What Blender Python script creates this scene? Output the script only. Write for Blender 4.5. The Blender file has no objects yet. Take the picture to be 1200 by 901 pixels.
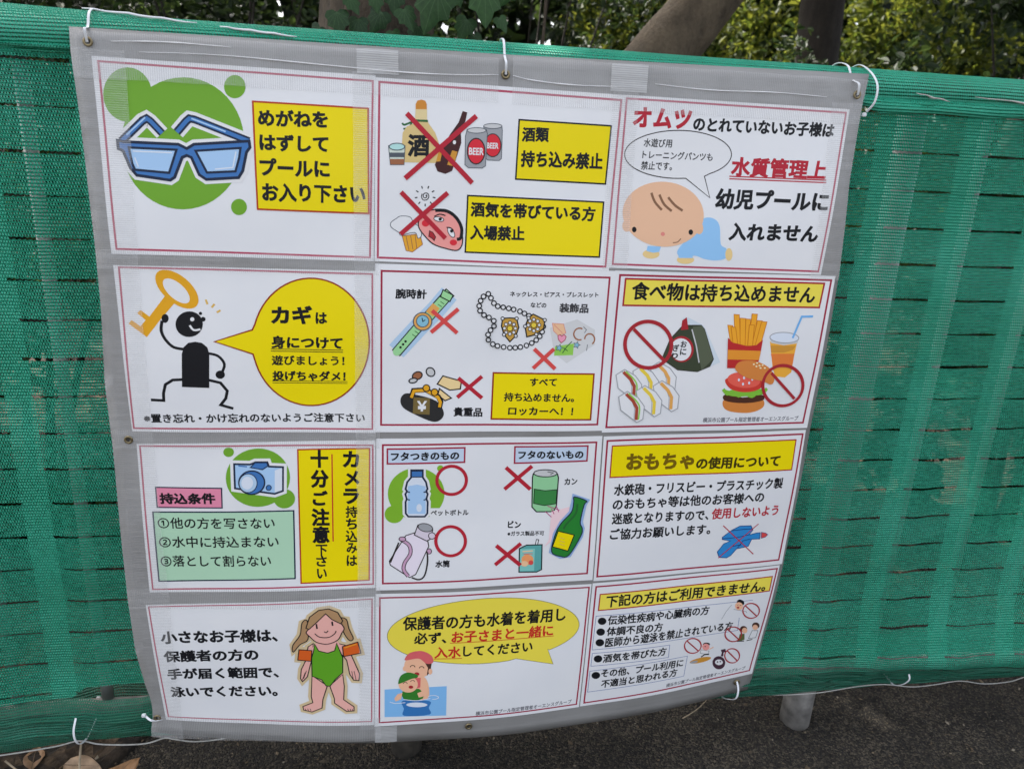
import bpy, bmesh, math, random
from mathutils import Vector, Matrix, noise
from mathutils.geometry import tessellate_polygon

S = bpy.context.scene
COLL = S.collection
R_ = math.radians
random.seed(7)

# ------------------------------------------------------------------ camera, sky, sun, exposure
YAW, PITCH, ROLL = R_(8.657), R_(17.405), R_(2.847)
ca, sa, cb, sb, cc, sc_ = math.cos(YAW), math.sin(YAW), math.cos(PITCH), math.sin(PITCH), math.cos(ROLL), math.sin(ROLL)
fwd = Vector((sa*cb, ca*cb, -sb)); rt = Vector((ca, -sa, 0)); up = rt.cross(fwd)
rt2 = cc*rt + sc_*up; up2 = cc*up - sc_*rt
cam = bpy.data.cameras.new('camera'); cam_ob = bpy.data.objects.new('camera', cam); COLL.objects.link(cam_ob)
cam_ob.matrix_world = Matrix(((rt2.x, up2.x, -fwd.x, .47449), (rt2.y, up2.y, -fwd.y, -1.33353), (rt2.z, up2.z, -fwd.z, 1.29303), (0, 0, 0, 1)))
cam.sensor_width = 36; cam.lens = 26.01; cam.clip_start = .02; cam.clip_end = 900
cam.dof.use_dof = True; cam.dof.focus_distance = 1.45; cam.dof.aperture_fstop = 5
S.camera = cam_ob

SUN = Vector((-.52, .62, 1.15)).normalized()
EL, AZ = math.asin(SUN.z), math.atan2(SUN.x, SUN.y)
w = bpy.data.worlds.new('World'); S.world = w; w.use_nodes = True
nt = w.node_tree
sky = nt.nodes.new('ShaderNodeTexSky'); sky.sky_type = 'NISHITA'; sky.sun_disc = False
sky.sun_elevation = EL; sky.sun_rotation = AZ; sky.air_density = .8; sky.dust_density = 6; sky.ozone_density = .3
bg = nt.nodes['Background']; bg.inputs['Strength'].default_value = .15
hz = nt.nodes.new('ShaderNodeHueSaturation'); hz.inputs['Saturation'].default_value = .42      # pale hazy summer sky
nt.links.new(sky.outputs[0], hz.inputs['Color']); nt.links.new(hz.outputs[0], bg.inputs[0])
ld = bpy.data.lights.new('sun', 'SUN'); ld.energy = 3.0; ld.angle = R_(.6); ld.color = (1, .95, .86)
so = bpy.data.objects.new('sun', ld); COLL.objects.link(so); so.location = SUN*20
so.rotation_euler = (-SUN).to_track_quat('-Z', 'Y').to_euler()
S.view_settings.view_transform = 'Standard'; S.view_settings.look = 'None'
S.view_settings.exposure = 2.02; S.view_settings.gamma = 1
S.cycles.transparent_max_bounces = 24; S.cycles.max_bounces = 8

# ------------------------------------------------------------------ small helpers
def tag(o, label=None, cat=None, group=None, kind=None):
    for k, v in (('label', label), ('category', cat), ('group', group), ('kind', kind)):
        if v: o[k] = v
    return o
def link(name, me, mats=(), parent=None, smooth=False):
    o = bpy.data.objects.new(name, me); COLL.objects.link(o)
    for m in mats: me.materials.append(m)
    if smooth: me.polygons.foreach_set('use_smooth', [True]*len(me.polygons))
    if parent:
        o.parent = parent
        if parent.type == 'EMPTY' and parent.parent is None and len(me.vertices): me.transform(Matrix.Translation(-parent.location))
        elif parent.parent: me.transform(Matrix.Translation(-parent.parent.location))
    return o
def empty(name, loc, label, cat, group=None):
    o = bpy.data.objects.new(name, None); COLL.objects.link(o); o.location = loc; o.empty_display_size = .05
    return tag(o, label, cat, group)
def mesh(name, vs, fs, mats=(), parent=None, smooth=False, uv=None):
    me = bpy.data.meshes.new(name); me.from_pydata([tuple(v) for v in vs], [], fs)
    if uv:
        l = me.uv_layers.new(name='UVMap'); 
        l.data.foreach_set('uv', [c for lp in me.loops for c in uv[lp.vertex_index]])
    return link(name, me, mats, parent, smooth)
class Pack:
    def __init__(s): s.v = []; s.f = []
    def add(s, vs, fs):
        n = len(s.v); s.v += list(vs); s.f += [tuple(i+n for i in f) for f in fs]
    def tube(s, path, rad, k=12, cap=True):
        path = [Vector(p) for p in path]; n = len(path); vs = []; fs = []
        ref = None
        for i, p in enumerate(path):
            t = (path[min(i+1, n-1)]-path[max(i-1, 0)]).normalized()
            if ref is None: ref = t.orthogonal().normalized()
            ref = (ref - t*ref.dot(t)).normalized(); b = t.cross(ref)
            r = rad(i/(n-1)) if callable(rad) else rad
            for j in range(k):
                a = 2*math.pi*j/k; vs.append(p + r*(math.cos(a)*ref+math.sin(a)*b))
        for i in range(n-1):
            for j in range(k): fs.append((i*k+j, i*k+(j+1) % k, (i+1)*k+(j+1) % k, (i+1)*k+j))
        if cap: fs.append(tuple(range(k-1, -1, -1))); fs.append(tuple((n-1)*k+j for j in range(k)))
        s.add(vs, fs)
    def done(s, name, mats, parent=None, smooth=True): return mesh(name, s.v, s.f, mats, parent, smooth)
def crom(pts, closed=False, n=4):
    pts = [Vector(p) for p in pts]; N = len(pts); out = []
    for i in range(N if closed else N-1):
        g = lambda j: pts[j % N] if closed else pts[min(max(j, 0), N-1)]
        p0, p1, p2, p3 = g(i-1), g(i), g(i+1), g(i+2)
        for q in range(n):
            t = q/n; out.append(.5*((2*p1)+(-p0+p2)*t+(2*p0-5*p1+4*p2-p3)*t*t+(-p0+3*p1-3*p2+p3)*t**3))
    if not closed: out.append(pts[-1])
    return out

# ------------------------------------------------------------------ materials
class NT:
    def __init__(s, name):
        s.m = bpy.data.materials.new(name); s.m.use_nodes = True; s.t = s.m.node_tree; s.b = s.t.nodes['Principled BSDF']; s.out = s.t.nodes['Material Output']
    def n(s, typ, **kw):
        x = s.t.nodes.new('ShaderNode'+typ)
        for k, v in kw.items(): setattr(x, k, v)
        return x
    def l(s, a, b): s.t.links.new(a, b)
    def math(s, op, a, b=None, c=None):
        x = s.n('Math', operation=op)
        for i, v in enumerate((a, b, c)):
            if v is None: continue
            if isinstance(v, (int, float)): x.inputs[i].default_value = v
            else: s.l(v, x.inputs[i])
        return x.outputs[0]
    def noise(s, vec, scale, detail=3, rough=.5):
        x = s.n('TexNoise'); x.inputs['Scale'].default_value = scale; x.inputs['Detail'].default_value = detail; x.inputs['Roughness'].default_value = rough
        if vec is not None: s.l(vec, x.inputs['Vector'])
        return x.outputs['Fac']
    def ramp(s, fac, stops):
        x = s.n('ValToRGB'); e = x.color_ramp.elements
        while len(e) < len(stops): e.new(.5)
        for q, (p, c) in zip(e, stops): q.position = p; q.color = (*c, 1)
        s.l(fac, x.inputs[0]); return x.outputs[0]
    def bump(s, h, st, dist=.002):
        x = s.n('Bump'); x.inputs['Strength'].default_value = st; x.inputs['Distance'].default_value = dist
        s.l(h, x.inputs['Height']); s.l(x.outputs[0], s.b.inputs['Normal']); return x
    def set(s, **kw):
        for k, v in kw.items():
            i = s.b.inputs[k.replace('_', ' ')]
            if hasattr(v, 'is_linked'): s.l(v, i)
            elif isinstance(v, tuple): i.default_value = (*v, 1)
            else: i.default_value = v
        return s
    def obj(s): return s.n('TexCoord').outputs['Object']
    def uv(s):
        u = s.n('UVMap'); u.uv_map = 'UVMap'; x = s.n('SeparateXYZ'); s.l(u.outputs[0], x.inputs[0]); return x.outputs[0], x.outputs[1], u.outputs[0]
def mscale(t, vec, sc):
    x = t.n('Mapping'); x.inputs['Scale'].default_value = sc; t.l(vec, x.inputs[0]); return x.outputs[0]
def plain(name, col, rough=.5, noise_sc=60, amt=.25, bump=.2, metal=0.0):
    t = NT(name); f = t.noise(t.obj(), noise_sc, 4)
    t.set(Base_Color=t.ramp(f, [(.3, tuple(c*(1-amt) for c in col)), (.7, tuple(min(1, c*(1+amt)) for c in col))]), Roughness=rough, Metallic=metal)
    if bump: t.bump(f, bump, .003)
    return t.m
def lin(c): c /= 255; return c/12.92 if c <= .04045 else ((c+.055)/1.055)**2.4
PAPER = .78
INK = {}
def ink(k):
    if k in INK: return INK[k]
    col = tuple(min(.86, lin(a)/lin(b)*PAPER) for a, b in zip(COL[k], COL['wh']))
    t = NT('ink_'+k); t.set(Base_Color=col, Roughness=.34, Specular_IOR_Level=.14, Coat_Weight=.03, Coat_Roughness=.1)
    INK[k] = t.m; return t.m
def paper_mat():
    t = NT('laminated_paper'); f = t.noise(t.obj(), 9, 3)
    t.set(Base_Color=t.ramp(f, [(.3, (.76, .765, .775)), (.7, (.80, .80, .80))]), Roughness=.38, Specular_IOR_Level=.35, Coat_Weight=.12, Coat_Roughness=.12)
    return t.m
def net_mat(name, dense, shaded=False):  # the darkest green variant carries the hem's shade in its colour
    t = NT(name); u, v, vec = t.uv()
    wob = t.noise(vec, 14, 2); wob2 = t.noise(mscale(t, vec, (40, 160, 1)), 1.0, 2)
    vv = t.math('ADD', v, t.math('MULTIPLY', t.math('SUBTRACT', wob, .5), .002))
    rows = t.math('DIVIDE', vv, .005833); row = t.math('FLOOR', rows); fv = t.math('FRACT', rows)
    par = t.math('MODULO', t.math('ABSOLUTE', row), 2.0)
    uc = t.math('ADD', t.math('DIVIDE', u, .0046), t.math('ADD', t.math('MULTIPLY', par, .5), t.math('MULTIPLY', fv, .35)))
    fu = t.math('FRACT', uc)
    wn = t.n('TexWhiteNoise', noise_dimensions='2D'); cb_ = t.n('CombineXYZ'); t.l(t.math('FLOOR', uc), cb_.inputs[0]); t.l(row, cb_.inputs[1]); t.l(cb_.outputs[0], wn.inputs['Vector'])
    rnd = wn.outputs['Value']
    fs = t.math('FRACT', t.math('DIVIDE', t.math('ADD', u, .175*20-(1.43-.083)), .175))
    strip = t.math('LESS_THAN', fs, .27)
    hw = t.math('MULTIPLY', t.math('ADD', t.math('MULTIPLY', rnd, .16), .15 if shaded else .07 if dense else .20), t.math('SUBTRACT', 1.0, t.math('MULTIPLY', strip, .45)))
    hole = t.math('MULTIPLY', t.math('LESS_THAN', t.math('ABSOLUTE', t.math('SUBTRACT', fu, .5)), hw), t.math('LESS_THAN', t.math('ABSOLUTE', t.math('SUBTRACT', fv, .5)), .24))
    if not dense:
        q = t.math('FRACT', t.math('DIVIDE', t.math('ADD', v, 7-.001-.035+.0035), .07))   # slits 70 mm apart
        zig = t.math('MULTIPLY', t.math('SINE', t.math('MULTIPLY', u, 700)), .0006)
        dv = t.math('ABSOLUTE', t.math('ADD', t.math('MULTIPLY', t.math('SUBTRACT', q, .5), .07), zig))
        hh = t.math('MULTIPLY', t.math('SUBTRACT', t.noise(mscale(t, vec, (7, 15, 1)), 1.0, 2), .2), .0068)
        slit = t.math('MULTIPLY', t.math('LESS_THAN', dv, hh), t.math('GREATER_THAN', fs, t.math('ADD', .27, t.math('MULTIPLY', t.math('SUBTRACT', wob, .5), .35))))
        hole = t.math('MAXIMUM', hole, slit)
    f1 = t.noise(mscale(t, vec, (3, 5, 1)), 1.0, 4)
    f2 = t.noise(mscale(t, vec, (90, 500, 1)), 1.0, 3, .7)
    col = t.ramp(t.math('ADD', t.math('MULTIPLY', f1, .45), t.math('MULTIPLY', f2, .55)), [(.3, (.008, .10, .055)), (.5, (.014, .17, .10)), (.72, (.035, .26, .17))] if shaded else [(.3, (.012, .31, .17)), (.5, (.028, .47, .29)), (.72, (.085, .62, .42))] if dense else [(.3, (.013, .30, .17)), (.5, (.030, .47, .29)), (.72, (.09, .64, .45))])
    hgt = t.math('ADD', t.math('SINE', t.math('MULTIPLY', fv, 6.283)), t.math('MULTIPLY', t.math('SINE', t.math('MULTIPLY', fu, 6.283)), .6))
    t.set(Base_Color=col, Roughness=.42, Specular_IOR_Level=.5); t.bump(hgt, .8, .0022)
    tr = t.n('BsdfTranslucent'); t.l(col, tr.inputs[0])
    mx = t.n('MixShader'); mx.inputs[0].default_value = .18; t.l(t.b.outputs[0], mx.inputs[1]); t.l(tr.outputs[0], mx.inputs[2])
    tp = t.n('BsdfTransparent'); m2 = t.n('MixShader'); t.l(hole, m2.inputs[0]); t.l(mx.outputs[0], m2.inputs[1]); t.l(tp.outputs[0], m2.inputs[2])
    t.l(m2.outputs[0], t.out.inputs[0]); return t.m
def tape_mat(name, base=.18):     # ribbed clear repair tape; u of the UV runs across the ribs
    t = NT(name); u, v, vec = t.uv()
    rib = t.math('SINE', t.math('MULTIPLY', u, 6.2832/.0034)); f = t.noise(vec, 25, 3)
    al = t.math('ADD', t.math('MULTIPLY', rib, .10), t.math('ADD', base, t.math('MULTIPLY', t.math('SUBTRACT', f, .5), .25)))
    wr = t.noise(mscale(t, t.obj(), (5, 5, 70)), 1.0, 3)
    t.set(Base_Color=(.72, .72, .71), Roughness=.22, Coat_Weight=.3, Coat_Roughness=.08, Alpha=al); t.bump(t.math('ADD', t.math('MULTIPLY', rib, .03), wr), .5, .006); return t.m
def banner_mat():
    t = NT('grey_sheeting'); o = t.obj(); f = t.noise(mscale(t, o, (6, 6, 60)), 1, 4); g = t.noise(o, 7, 5)
    t.set(Base_Color=t.ramp(g, [(.3, (.21, .205, .195)), (.7, (.27, .265, .255))]), Roughness=.33); t.bump(f, .35, .004); return t.m
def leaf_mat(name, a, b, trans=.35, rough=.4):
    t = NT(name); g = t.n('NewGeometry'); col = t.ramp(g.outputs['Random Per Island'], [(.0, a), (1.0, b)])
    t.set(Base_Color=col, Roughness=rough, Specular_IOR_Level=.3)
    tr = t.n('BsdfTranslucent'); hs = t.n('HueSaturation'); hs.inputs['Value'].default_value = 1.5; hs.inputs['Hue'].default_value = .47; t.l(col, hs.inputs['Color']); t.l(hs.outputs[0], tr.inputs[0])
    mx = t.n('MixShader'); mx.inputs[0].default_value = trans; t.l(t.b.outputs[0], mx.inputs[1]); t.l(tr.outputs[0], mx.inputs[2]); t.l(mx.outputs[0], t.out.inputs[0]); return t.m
def ivy_mat():
    t = NT('ivy_leaf'); u, v, vec = t.uv(); au = t.math('ABSOLUTE', u)
    d = au
    for k in (.55, 1.15, 2.6):
        d = t.math('MINIMUM', d, t.math('MULTIPLY', t.math('ABSOLUTE', t.math('SUBTRACT', t.math('MULTIPLY', au, k), v)), 1/math.sqrt(1+k*k)))
    vein = t.math('SUBTRACT', 1.0, t.math('MULTIPLY', d, 80)); vein = t.math('MAXIMUM', vein, 0.0)
    f = t.noise(vec, 9, 4); g = t.n('NewGeometry')
    base = t.ramp(t.math('ADD', t.math('MULTIPLY', f, .6), t.math('MULTIPLY', g.outputs['Random Per Island'], .4)), [(.3, (.008, .028, .007)), (.75, (.030, .080, .018))])
    mx = t.n('MixRGB'); t.l(t.math('MULTIPLY', vein, .4), mx.inputs[0]); t.l(base, mx.inputs[1]); mx.inputs[2].default_value = (.10, .17, .075, 1)
    t.set(Base_Color=mx.outputs[0], Roughness=.5, Specular_IOR_Level=.25); t.bump(f, .2, .004); return t.m
def bark_mat(name, a, b, sc=14):
    t = NT(name); o = t.obj(); f = t.noise(mscale(t, o, (1, 1, .35)), sc, 8, .65); g = t.noise(o, 70, 4); h = t.math('ADD', f, t.math('MULTIPLY', g, .3))
    t.set(Base_Color=t.ramp(h, [(.4, a), (.8, b)]), Roughness=.9); t.bump(h, .8, .02); return t.m
def asphalt_mat():
    t = NT('asphalt'); o = t.obj(); v = t.n('TexVoronoi'); v.inputs['Scale'].default_value = 240; t.l(o, v.inputs['Vector'])
    v2 = t.n('TexVoronoi'); v2.inputs['Scale'].default_value = 95; t.l(o, v2.inputs['Vector'])
    big = t.math('ADD', t.math('MULTIPLY', t.math('SUBTRACT', t.noise(o, 4.5, 6, .62), .5), 1.7), .5); fine = t.noise(o, 260, 3)
    hs = t.n('SeparateColor'); t.l(v.outputs['Color'], hs.inputs[0])
    f = t.math('ADD', t.math('MULTIPLY', hs.outputs[0], .55), t.math('MULTIPLY', t.math('ADD', big, fine), .28))
    t.set(Base_Color=t.ramp(f, [(.32, (.003, .0023, .0015)), (.52, (.015, .0115, .0072)), (.68, (.037, .0295, .0195)), (.88, (.11, .09, .063))]), Roughness=.85)
    t.bump(t.math('ADD', t.math('MULTIPLY', v.outputs['Distance'], -1.2), t.math('MULTIPLY', v2.outputs['Distance'], -.8)), .9, .006); return t.m
def soil_mat():
    t = NT('leafy_soil'); o = t.obj(); v = t.n('TexVoronoi'); v.inputs['Scale'].default_value = 26; t.l(o, v.inputs['Vector']); f = t.noise(o, 40, 6)
    hs = t.n('SeparateColor'); t.l(v.outputs['Color'], hs.inputs[0])
    t.set(Base_Color=t.ramp(t.math('ADD', t.math('MULTIPLY', hs.outputs[0], .4), t.math('MULTIPLY', f, .6)), [(.3, (.008, .006, .004)), (.55, (.03, .02, .012)), (.8, (.10, .066, .038))]), Roughness=.95)
    t.bump(t.math('ADD', f, v.outputs['Distance']), .8, .03); return t.m

M_PAPER = paper_mat(); M_NET = net_mat('green_netting', False); M_NET2 = net_mat('green_netting_doubled', True); M_NET3 = net_mat('green_netting_hem_shade', True, True)
M_TAPE = tape_mat('ribbed_tape'); M_TAPE2 = tape_mat('ribbed_tape_layered', .46); M_CREASE_GLINT = plain('tape_crease_highlight', (.72, .72, .72), .3, 60, .05, 0); M_BAN = banner_mat()
M_WPIPE = plain('white_painted_steel', (.33, .33, .315), .45, 40, .12, .05); M_CONC = plain('weathered_zinc', (.20, .19, .175), .8, 30, .45, .8)
M_ZINC_DARK = plain('dark_brown_zinc', (.055, .047, .036), .85, 40, .5, .8); M_TIE = plain('white_nylon', (.72, .74, .76), .35, 30, .05, 0); M_CORD = plain('white_cord', (.42, .41, .38), .8, 200, .2, .4)
M_BRASS = plain('dull_brass', (.26, .21, .12), .42, 150, .3, .1, .85); M_DARK = plain('painted_hole', (.03, .027, .022), .8)
M_ASPH = asphalt_mat(); M_SOIL = soil_mat()
M_BARK = bark_mat('smooth_bark', (.040, .028, .016), (.130, .097, .060)); M_BARK2 = bark_mat('rough_bark', (.025, .018, .012), (.105, .078, .052), 22); M_BARK3 = bark_mat('dark_bark', (.010, .008, .006), (.036, .028, .021), 10)
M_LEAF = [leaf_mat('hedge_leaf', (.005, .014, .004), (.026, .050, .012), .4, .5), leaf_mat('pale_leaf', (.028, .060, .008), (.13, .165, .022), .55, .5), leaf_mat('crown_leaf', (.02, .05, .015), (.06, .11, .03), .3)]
M_IVY = ivy_mat()

# ------------------------------------------------------------------ ground and soil
def grid_ground():
    vs = []; fs = []
    x0, x1, y0, y1, st = -1.0, 2.8, -.35, .75, .010
    nx = int((x1-x0)/st)+1; ny = int((y1-y0)/st)+1
    for j in range(ny):
        for i in range(nx):
            x = x0+i*st; y = y0+j*st
            e = min(1, i/8, j/8, (nx-1-i)/8, (ny-1-j)/8)
            z = e*(.006*noise.noise((x*4, y*4, 0))+.0035*noise.noise((x*26, y*26, 3))+.0048*noise.noise((x*60, y*60, 9)))
            vs.append((x, y, -.05+z))
    for j in range(ny-1):
        for i in range(nx-1): a = j*nx+i; fs.append((a, a+1, a+nx+1, a+nx))
    n = len(vs); X1 = x0+(nx-1)*st; Y1 = y0+(ny-1)*st; B = 400
    vs += [(-B, -B, -.05), (B, -B, -.05), (B, B, -.05), (-B, B, -.05)]
    bot = list(range(nx)); top = [(ny-1)*nx+i for i in range(nx)]; lef = [j*nx for j in range(ny)]; rig = [j*nx+nx-1 for j in range(ny)]
    fs.append(tuple([n, n+1]+bot[::-1])); fs.append(tuple([n+1, n+2]+rig[::-1])); fs.append(tuple([n+2, n+3]+top)); fs.append(tuple([n+3, n]+lef))
    return mesh('ground', vs, fs, [M_ASPH], smooth=True)
tag(grid_ground(), kind='structure')
def soil():
    vs = []; fs = []; nx, ny = 150, 90
    for j in range(ny):
        for i in range(nx):
            x = -5+14*i/(nx-1); yb = .5 + .1*noise.noise((x*2, 0, 0)) - .62*max(0, min(1, (.05-x)/.35)); y = yb+(9-yb)*(j/(ny-1))**1.7
            z = -.045+min(1, j/3)*(.012+.02*noise.noise((x*5, y*5, 1))+.02*noise.noise((x*17, y*17, 5))) if j else -.062
            vs.append((x, y, max(z, -.0445) if j else z))
    for j in range(ny-1):
        for i in range(nx-1): a = j*nx+i; fs.append((a, a+1, a+nx+1, a+nx))
    return mesh('soil', vs, fs, [M_SOIL], smooth=True)
tag(soil(), kind='structure')

# ------------------------------------------------------------------ steel fence behind the netting
fence = empty('steel_fence', (1.43, .08, -.05), 'white steel railing with round posts standing behind the green netting', 'fence')
for k in (-4, -3, -2, -1, 0, 1, 2, 3):
    x = 1.43+.96*k; p = Pack(); dx = .012 if k == -1 else .028; p.tube([(x+dx, .085, -.06), (x+dx, .085, .12)], .036, 24); po = p.done('post_foot', [M_ZINC_DARK if k == -1 else M_CONC], fence)  # one foot gets the darker brown zinc
    p = Pack(); p.tube([(x+.028, .085, .12), (x+.028, .085, 1.40)], .028, 20); p.done('post', [M_WPIPE], fence)
for k in range(-22, 18):
    x = 1.43+.175*k
    if abs(((x-1.43)/.96) - round((x-1.43)/.96)) < .06: continue
    p = Pack(); p.tube([(x, .062, .15), (x, .062, 1.42)], .0115, 14); p.done('picket', [M_WPIPE], fence)
for z, r, y in ((1.437, .026, .045), (.135, .017, .055)):
    p = Pack(); p.tube([(-2.45, y, z), (4.45, y, z)], r, 20); p.done('rail', [M_CONC], fence)

# ------------------------------------------------------------------ green safety netting
net = empty('safety_netting', (.6, .0, .1), 'green mesh windbreak netting wrapped over the railing, slit in rows', 'netting')
def lerp(tab, x):
    if x <= tab[0][0]: return tab[0][1]
    for (a, b), (c, d) in zip(tab, tab[1:]):
        if x <= c: return b+(d-b)*(x-a)/(c-a)
    return tab[-1][1]
SEAM = [(-1.2, .175), (-.34, .19), (-.19, .196), (-.16, .222), (-.02, .226), (.02, .19), (1.2, .185), (1.5, .178), (2.0, .158), (3, .15)]
BOT = [(-1.2, .03), (-.33, .074), (-.18, .094), (1.267, .096), (2.0, .100), (3, .108)]
def net_y(x, z):
    t = max(0, min(1, (1.4-z)/1.2)); s = max(0, min(1, (.42-z)/.24))
    y = .020 + .006*noise.noise((x*2.3, z*1.1, 2)) + .003*noise.noise((x*9, z*3, 7)) + .0035*noise.noise((x*5+z*3, z*8, 21)) + .0015*noise.noise((x*17-z*6, z*21, 5))
    y -= .006*math.exp(-(((x-1.43+.0875) % .175-.0875)/.03)**2)       # the cloth lies on the pickets
    fl = lerp([(-1, .012), (0, .01), (1.25, .012), (1.7, .05), (3, .055)], x)
    return y - fl*s*s*(1-.5*max(0, min(1, (.2-z)/.05)))
vs, fs, uv = [], [], []
nx, nz = 680, 130
for j in range(nz+1):
    for i in range(nx+1):
        x = -2.4+6.8*i/nx; zt = 1.415; zb = lerp(SEAM, x)+.006*noise.noise((x*6, 4, 4)); z = zt+(zb-zt)*j/nz
        vs.append((x, net_y(x, z), z)); uv.append((x, z+.0012*noise.noise((x*3, z*2, 11))))
for j in range(nz):
    for i in range(nx): a = j*(nx+1)+i; fs.append((a, a+nx+1, a+nx+2, a+1))
mesh('net_panel', vs, fs, [M_NET], net, True, uv)
def strip(name, prof, n, mat, x0=-2.4, x1=4.4):
    vs, fs, uv = [], [], []; k = None
    for i in range(n+1):
        x = x0+(x1-x0)*i/n; pr = prof(x); k = len(pr); acc = 0
        for q, (y, z) in enumerate(pr):
            if q: acc += math.dist(pr[q], pr[q-1])
            vs.append((x, y, z)); uv.append((x, acc))
    for i in range(n):
        for q in range(k-1): a = i*k+q; fs.append((a, a+1, a+k+1, a+k))
    return mesh(name, vs, fs, [mat], net, True, uv)
def roll_prof(x):
    r0 = lerp([(-1.2, .046), (-.2, .042), (.1, .035), (3, .034)], x); out = []
    for q in range(29):
        a = R_(-205+q*13.4); r = r0*(1+.09*noise.noise((x*3, math.cos(a)*1.2, math.sin(a)*1.2+5)))+.0012*noise.noise((x*5, a*4, 3))
        out.append((.047+r*math.cos(a)*-1*-1, 1.437+r*math.sin(a)))
    # wrap: start low on the front, over the top, down the back
    return [(.047-r0*math.cos(R_(-62+q*9.6))*(1+.07*noise.noise((x*3, q*.25, 5))+.035*noise.noise((x*1.7, q*1.1, 8))), 1.437+r0*math.sin(R_(-62+q*9.6))*(1+.05*noise.noise((x*2.5, q*.3, 15)))) for q in range(30)]
strip('top_wrap', roll_prof, 480, M_NET2)
def flap_prof(x):     # loose edge that hangs down from the roll in front of the panel
    d = lerp([(-1.2, .012), (1.28, .01), (1.34, .03), (1.7, .024), (3, .02)], x)+.006*noise.noise((x*8, 1, 1))
    return [(.018-.010*math.sin(t*2.6)+.004*noise.noise((x*6, t*3, 2)), 1.424-t*d) for t in (0, .15, .3, .45, .6, .75, .9, 1)]
strip('loose_edge', flap_prof, 480, M_NET2)
def hem_prof(x):
    zt = lerp(SEAM, x)-.004-(.034*max(0, 1-(abs(x+.09)/.10)**3)); zb = lerp(BOT, x)+.004*noise.noise((x*7, 0, 2)); out = []
    ft = lerp([(-1.2, 0), (.9, .0), (1.6, 1), (3, 1)], x)
    for q in range(30):
        t = q/29; z = zt+(zb-zt)*t
        y = .004-.022*math.sin(min(1, t*1.3)*math.pi*.62)**.9+.022*t*t
        y2 = -.022+.045*t**.5
        yy = y*(1-ft)+y2*ft; e = min(1, t*6)*(1-.75*t**4)
        yy += e*(.012*noise.noise((x*1.3+2, t*3.2+x*1.2, 3))+.009*noise.noise((x*2.6, t*9-x*1.5, 9))+.004*noise.noise((x*7, t*22+x*2, 5)))
        k0 = max(0, 1-t*5)**2; yy = yy*(1-k0)+(net_y(x, zt+.004)+.0015)*k0
        out.append((yy, z))
    for q in range(1, 8): out.append((out[29][0]+q*.014, zb+.0015*q*q))
    return out
strip('bottom_hem', hem_prof, 520, M_NET3)  # darker green paints in the shade of the tucked hem
def wrap_pt(x, ang, dr=.002):
    r0 = lerp([(-1.2, .046), (-.2, .042), (.1, .035), (3, .034)], x)+dr
    return (x, .047-r0*math.cos(R_(ang)), 1.437+r0*math.sin(R_(ang)))
for xa, xb, a0, a1 in ((-.03, .145, 72, 46), (.18, .30, 40, 26)):
    p = Pack(); p.tube([wrap_pt(xa+(xb-xa)*i/10, a0+(a1-a0)*i/10, .0035+.001*math.sin(i*2)) for i in range(11)], lambda t: .0019*math.sin(math.pi*min(.98, max(.04, t)))**.4, 8); p.done('white_edging', [M_TIE], net)
for xa, xb in ((1.40, 1.47), (1.52, 1.75)):
    p = Pack(); p.tube([(xa+(xb-xa)*i/9, .006-.002*math.sin(i), 1.431-.0012*i-.0008*math.sin(i*1.7)) for i in range(10)], lambda t: .0005+.0016*math.sin(math.pi*t)*(.7+.3*math.sin(t*17)), 8); p.done('white_edging', [M_CORD], net)

# ------------------------------------------------------------------ the banner's hanging shape
B_ = (.15982247, -.06446538, .04957782, -.1139029, .28639053, -.31971675)
def bulge(X, Z):
    s = X/1.285; t = (1.4-Z)/1.235
    return t*(B_[0]+B_[1]*s+B_[2]*s*s)+t*t*(B_[3]+B_[4]*s+B_[5]*s*s)
def surf0(X, Z): return Vector((X, -bulge(X, Z)-.0012*math.sin(X*19+Z*7)-.0010*math.sin(Z*23-X*6)-.003, Z))
def surf(X, Z, lift=0.):
    p = surf0(X, Z)
    if lift:
        a = surf0(X+.004, Z)-surf0(X-.004, Z); b = surf0(X, Z+.004)-surf0(X, Z-.004)
        p = p+lift*a.cross(b).normalized()
    return p
EL_ = [(.133, -.027), (.155, -.026), (.193, -.018), (.228, -.017), (.28, -.025), (.351, -.033), (.466, -.035), (.627, -.032), (.774, -.030), (.883, -.031), (1.014, -.026), (1.126, -.026), (1.233, -.030), (1.335, -.035), (1.41, -.040), (1.45, -.040)]
ER_ = [(.13, 1.264), (.18, 1.270), (.477, 1.281), (.79, 1.283), (1.098, 1.290), (1.267, 1.284), (1.365, 1.290), (1.402, 1.292), (1.46, 1.30)]
def bxz(s, t):       # s across, t up, to the banner's own outline
    zb = lerp([(0, .150), (.1, .144), (.2, .141), (.36, .133), (.5, .130), (1, .132)], s); zt = lerp([(0, 1.445), (.5, 1.448), (1, 1.457)], s)
    z = zb+(zt-zb)*t; return lerp(EL_, z)+(lerp(ER_, z)-lerp(EL_, z))*s, z
ban = empty('backing_banner', (.63, -.05, .13), 'grey sheeting banner tied to the netting, holding twelve laminated notices', 'banner')
nx, nz = 72, 72; vs, fs = [], []
for side in (0, 1):
    for j in range(nz+1):
        for i in range(nx+1):
            X, Z = bxz(i/nx, j/nz); vs.append(surf(X, Z, -.0012*side))
o2 = (nx+1)*(nz+1)
for j in range(nz):
    for i in range(nx):
        a = j*(nx+1)+i; fs.append((a, a+1, a+nx+2, a+nx+1)); fs.append((o2+a, o2+a+nx+1, o2+a+nx+2, o2+a+1))
for i in range(nx):
    fs.append((i, o2+i, o2+i+1, i+1)); a = nz*(nx+1)+i; fs.append((a, a+1, o2+a+1, o2+a))
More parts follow.
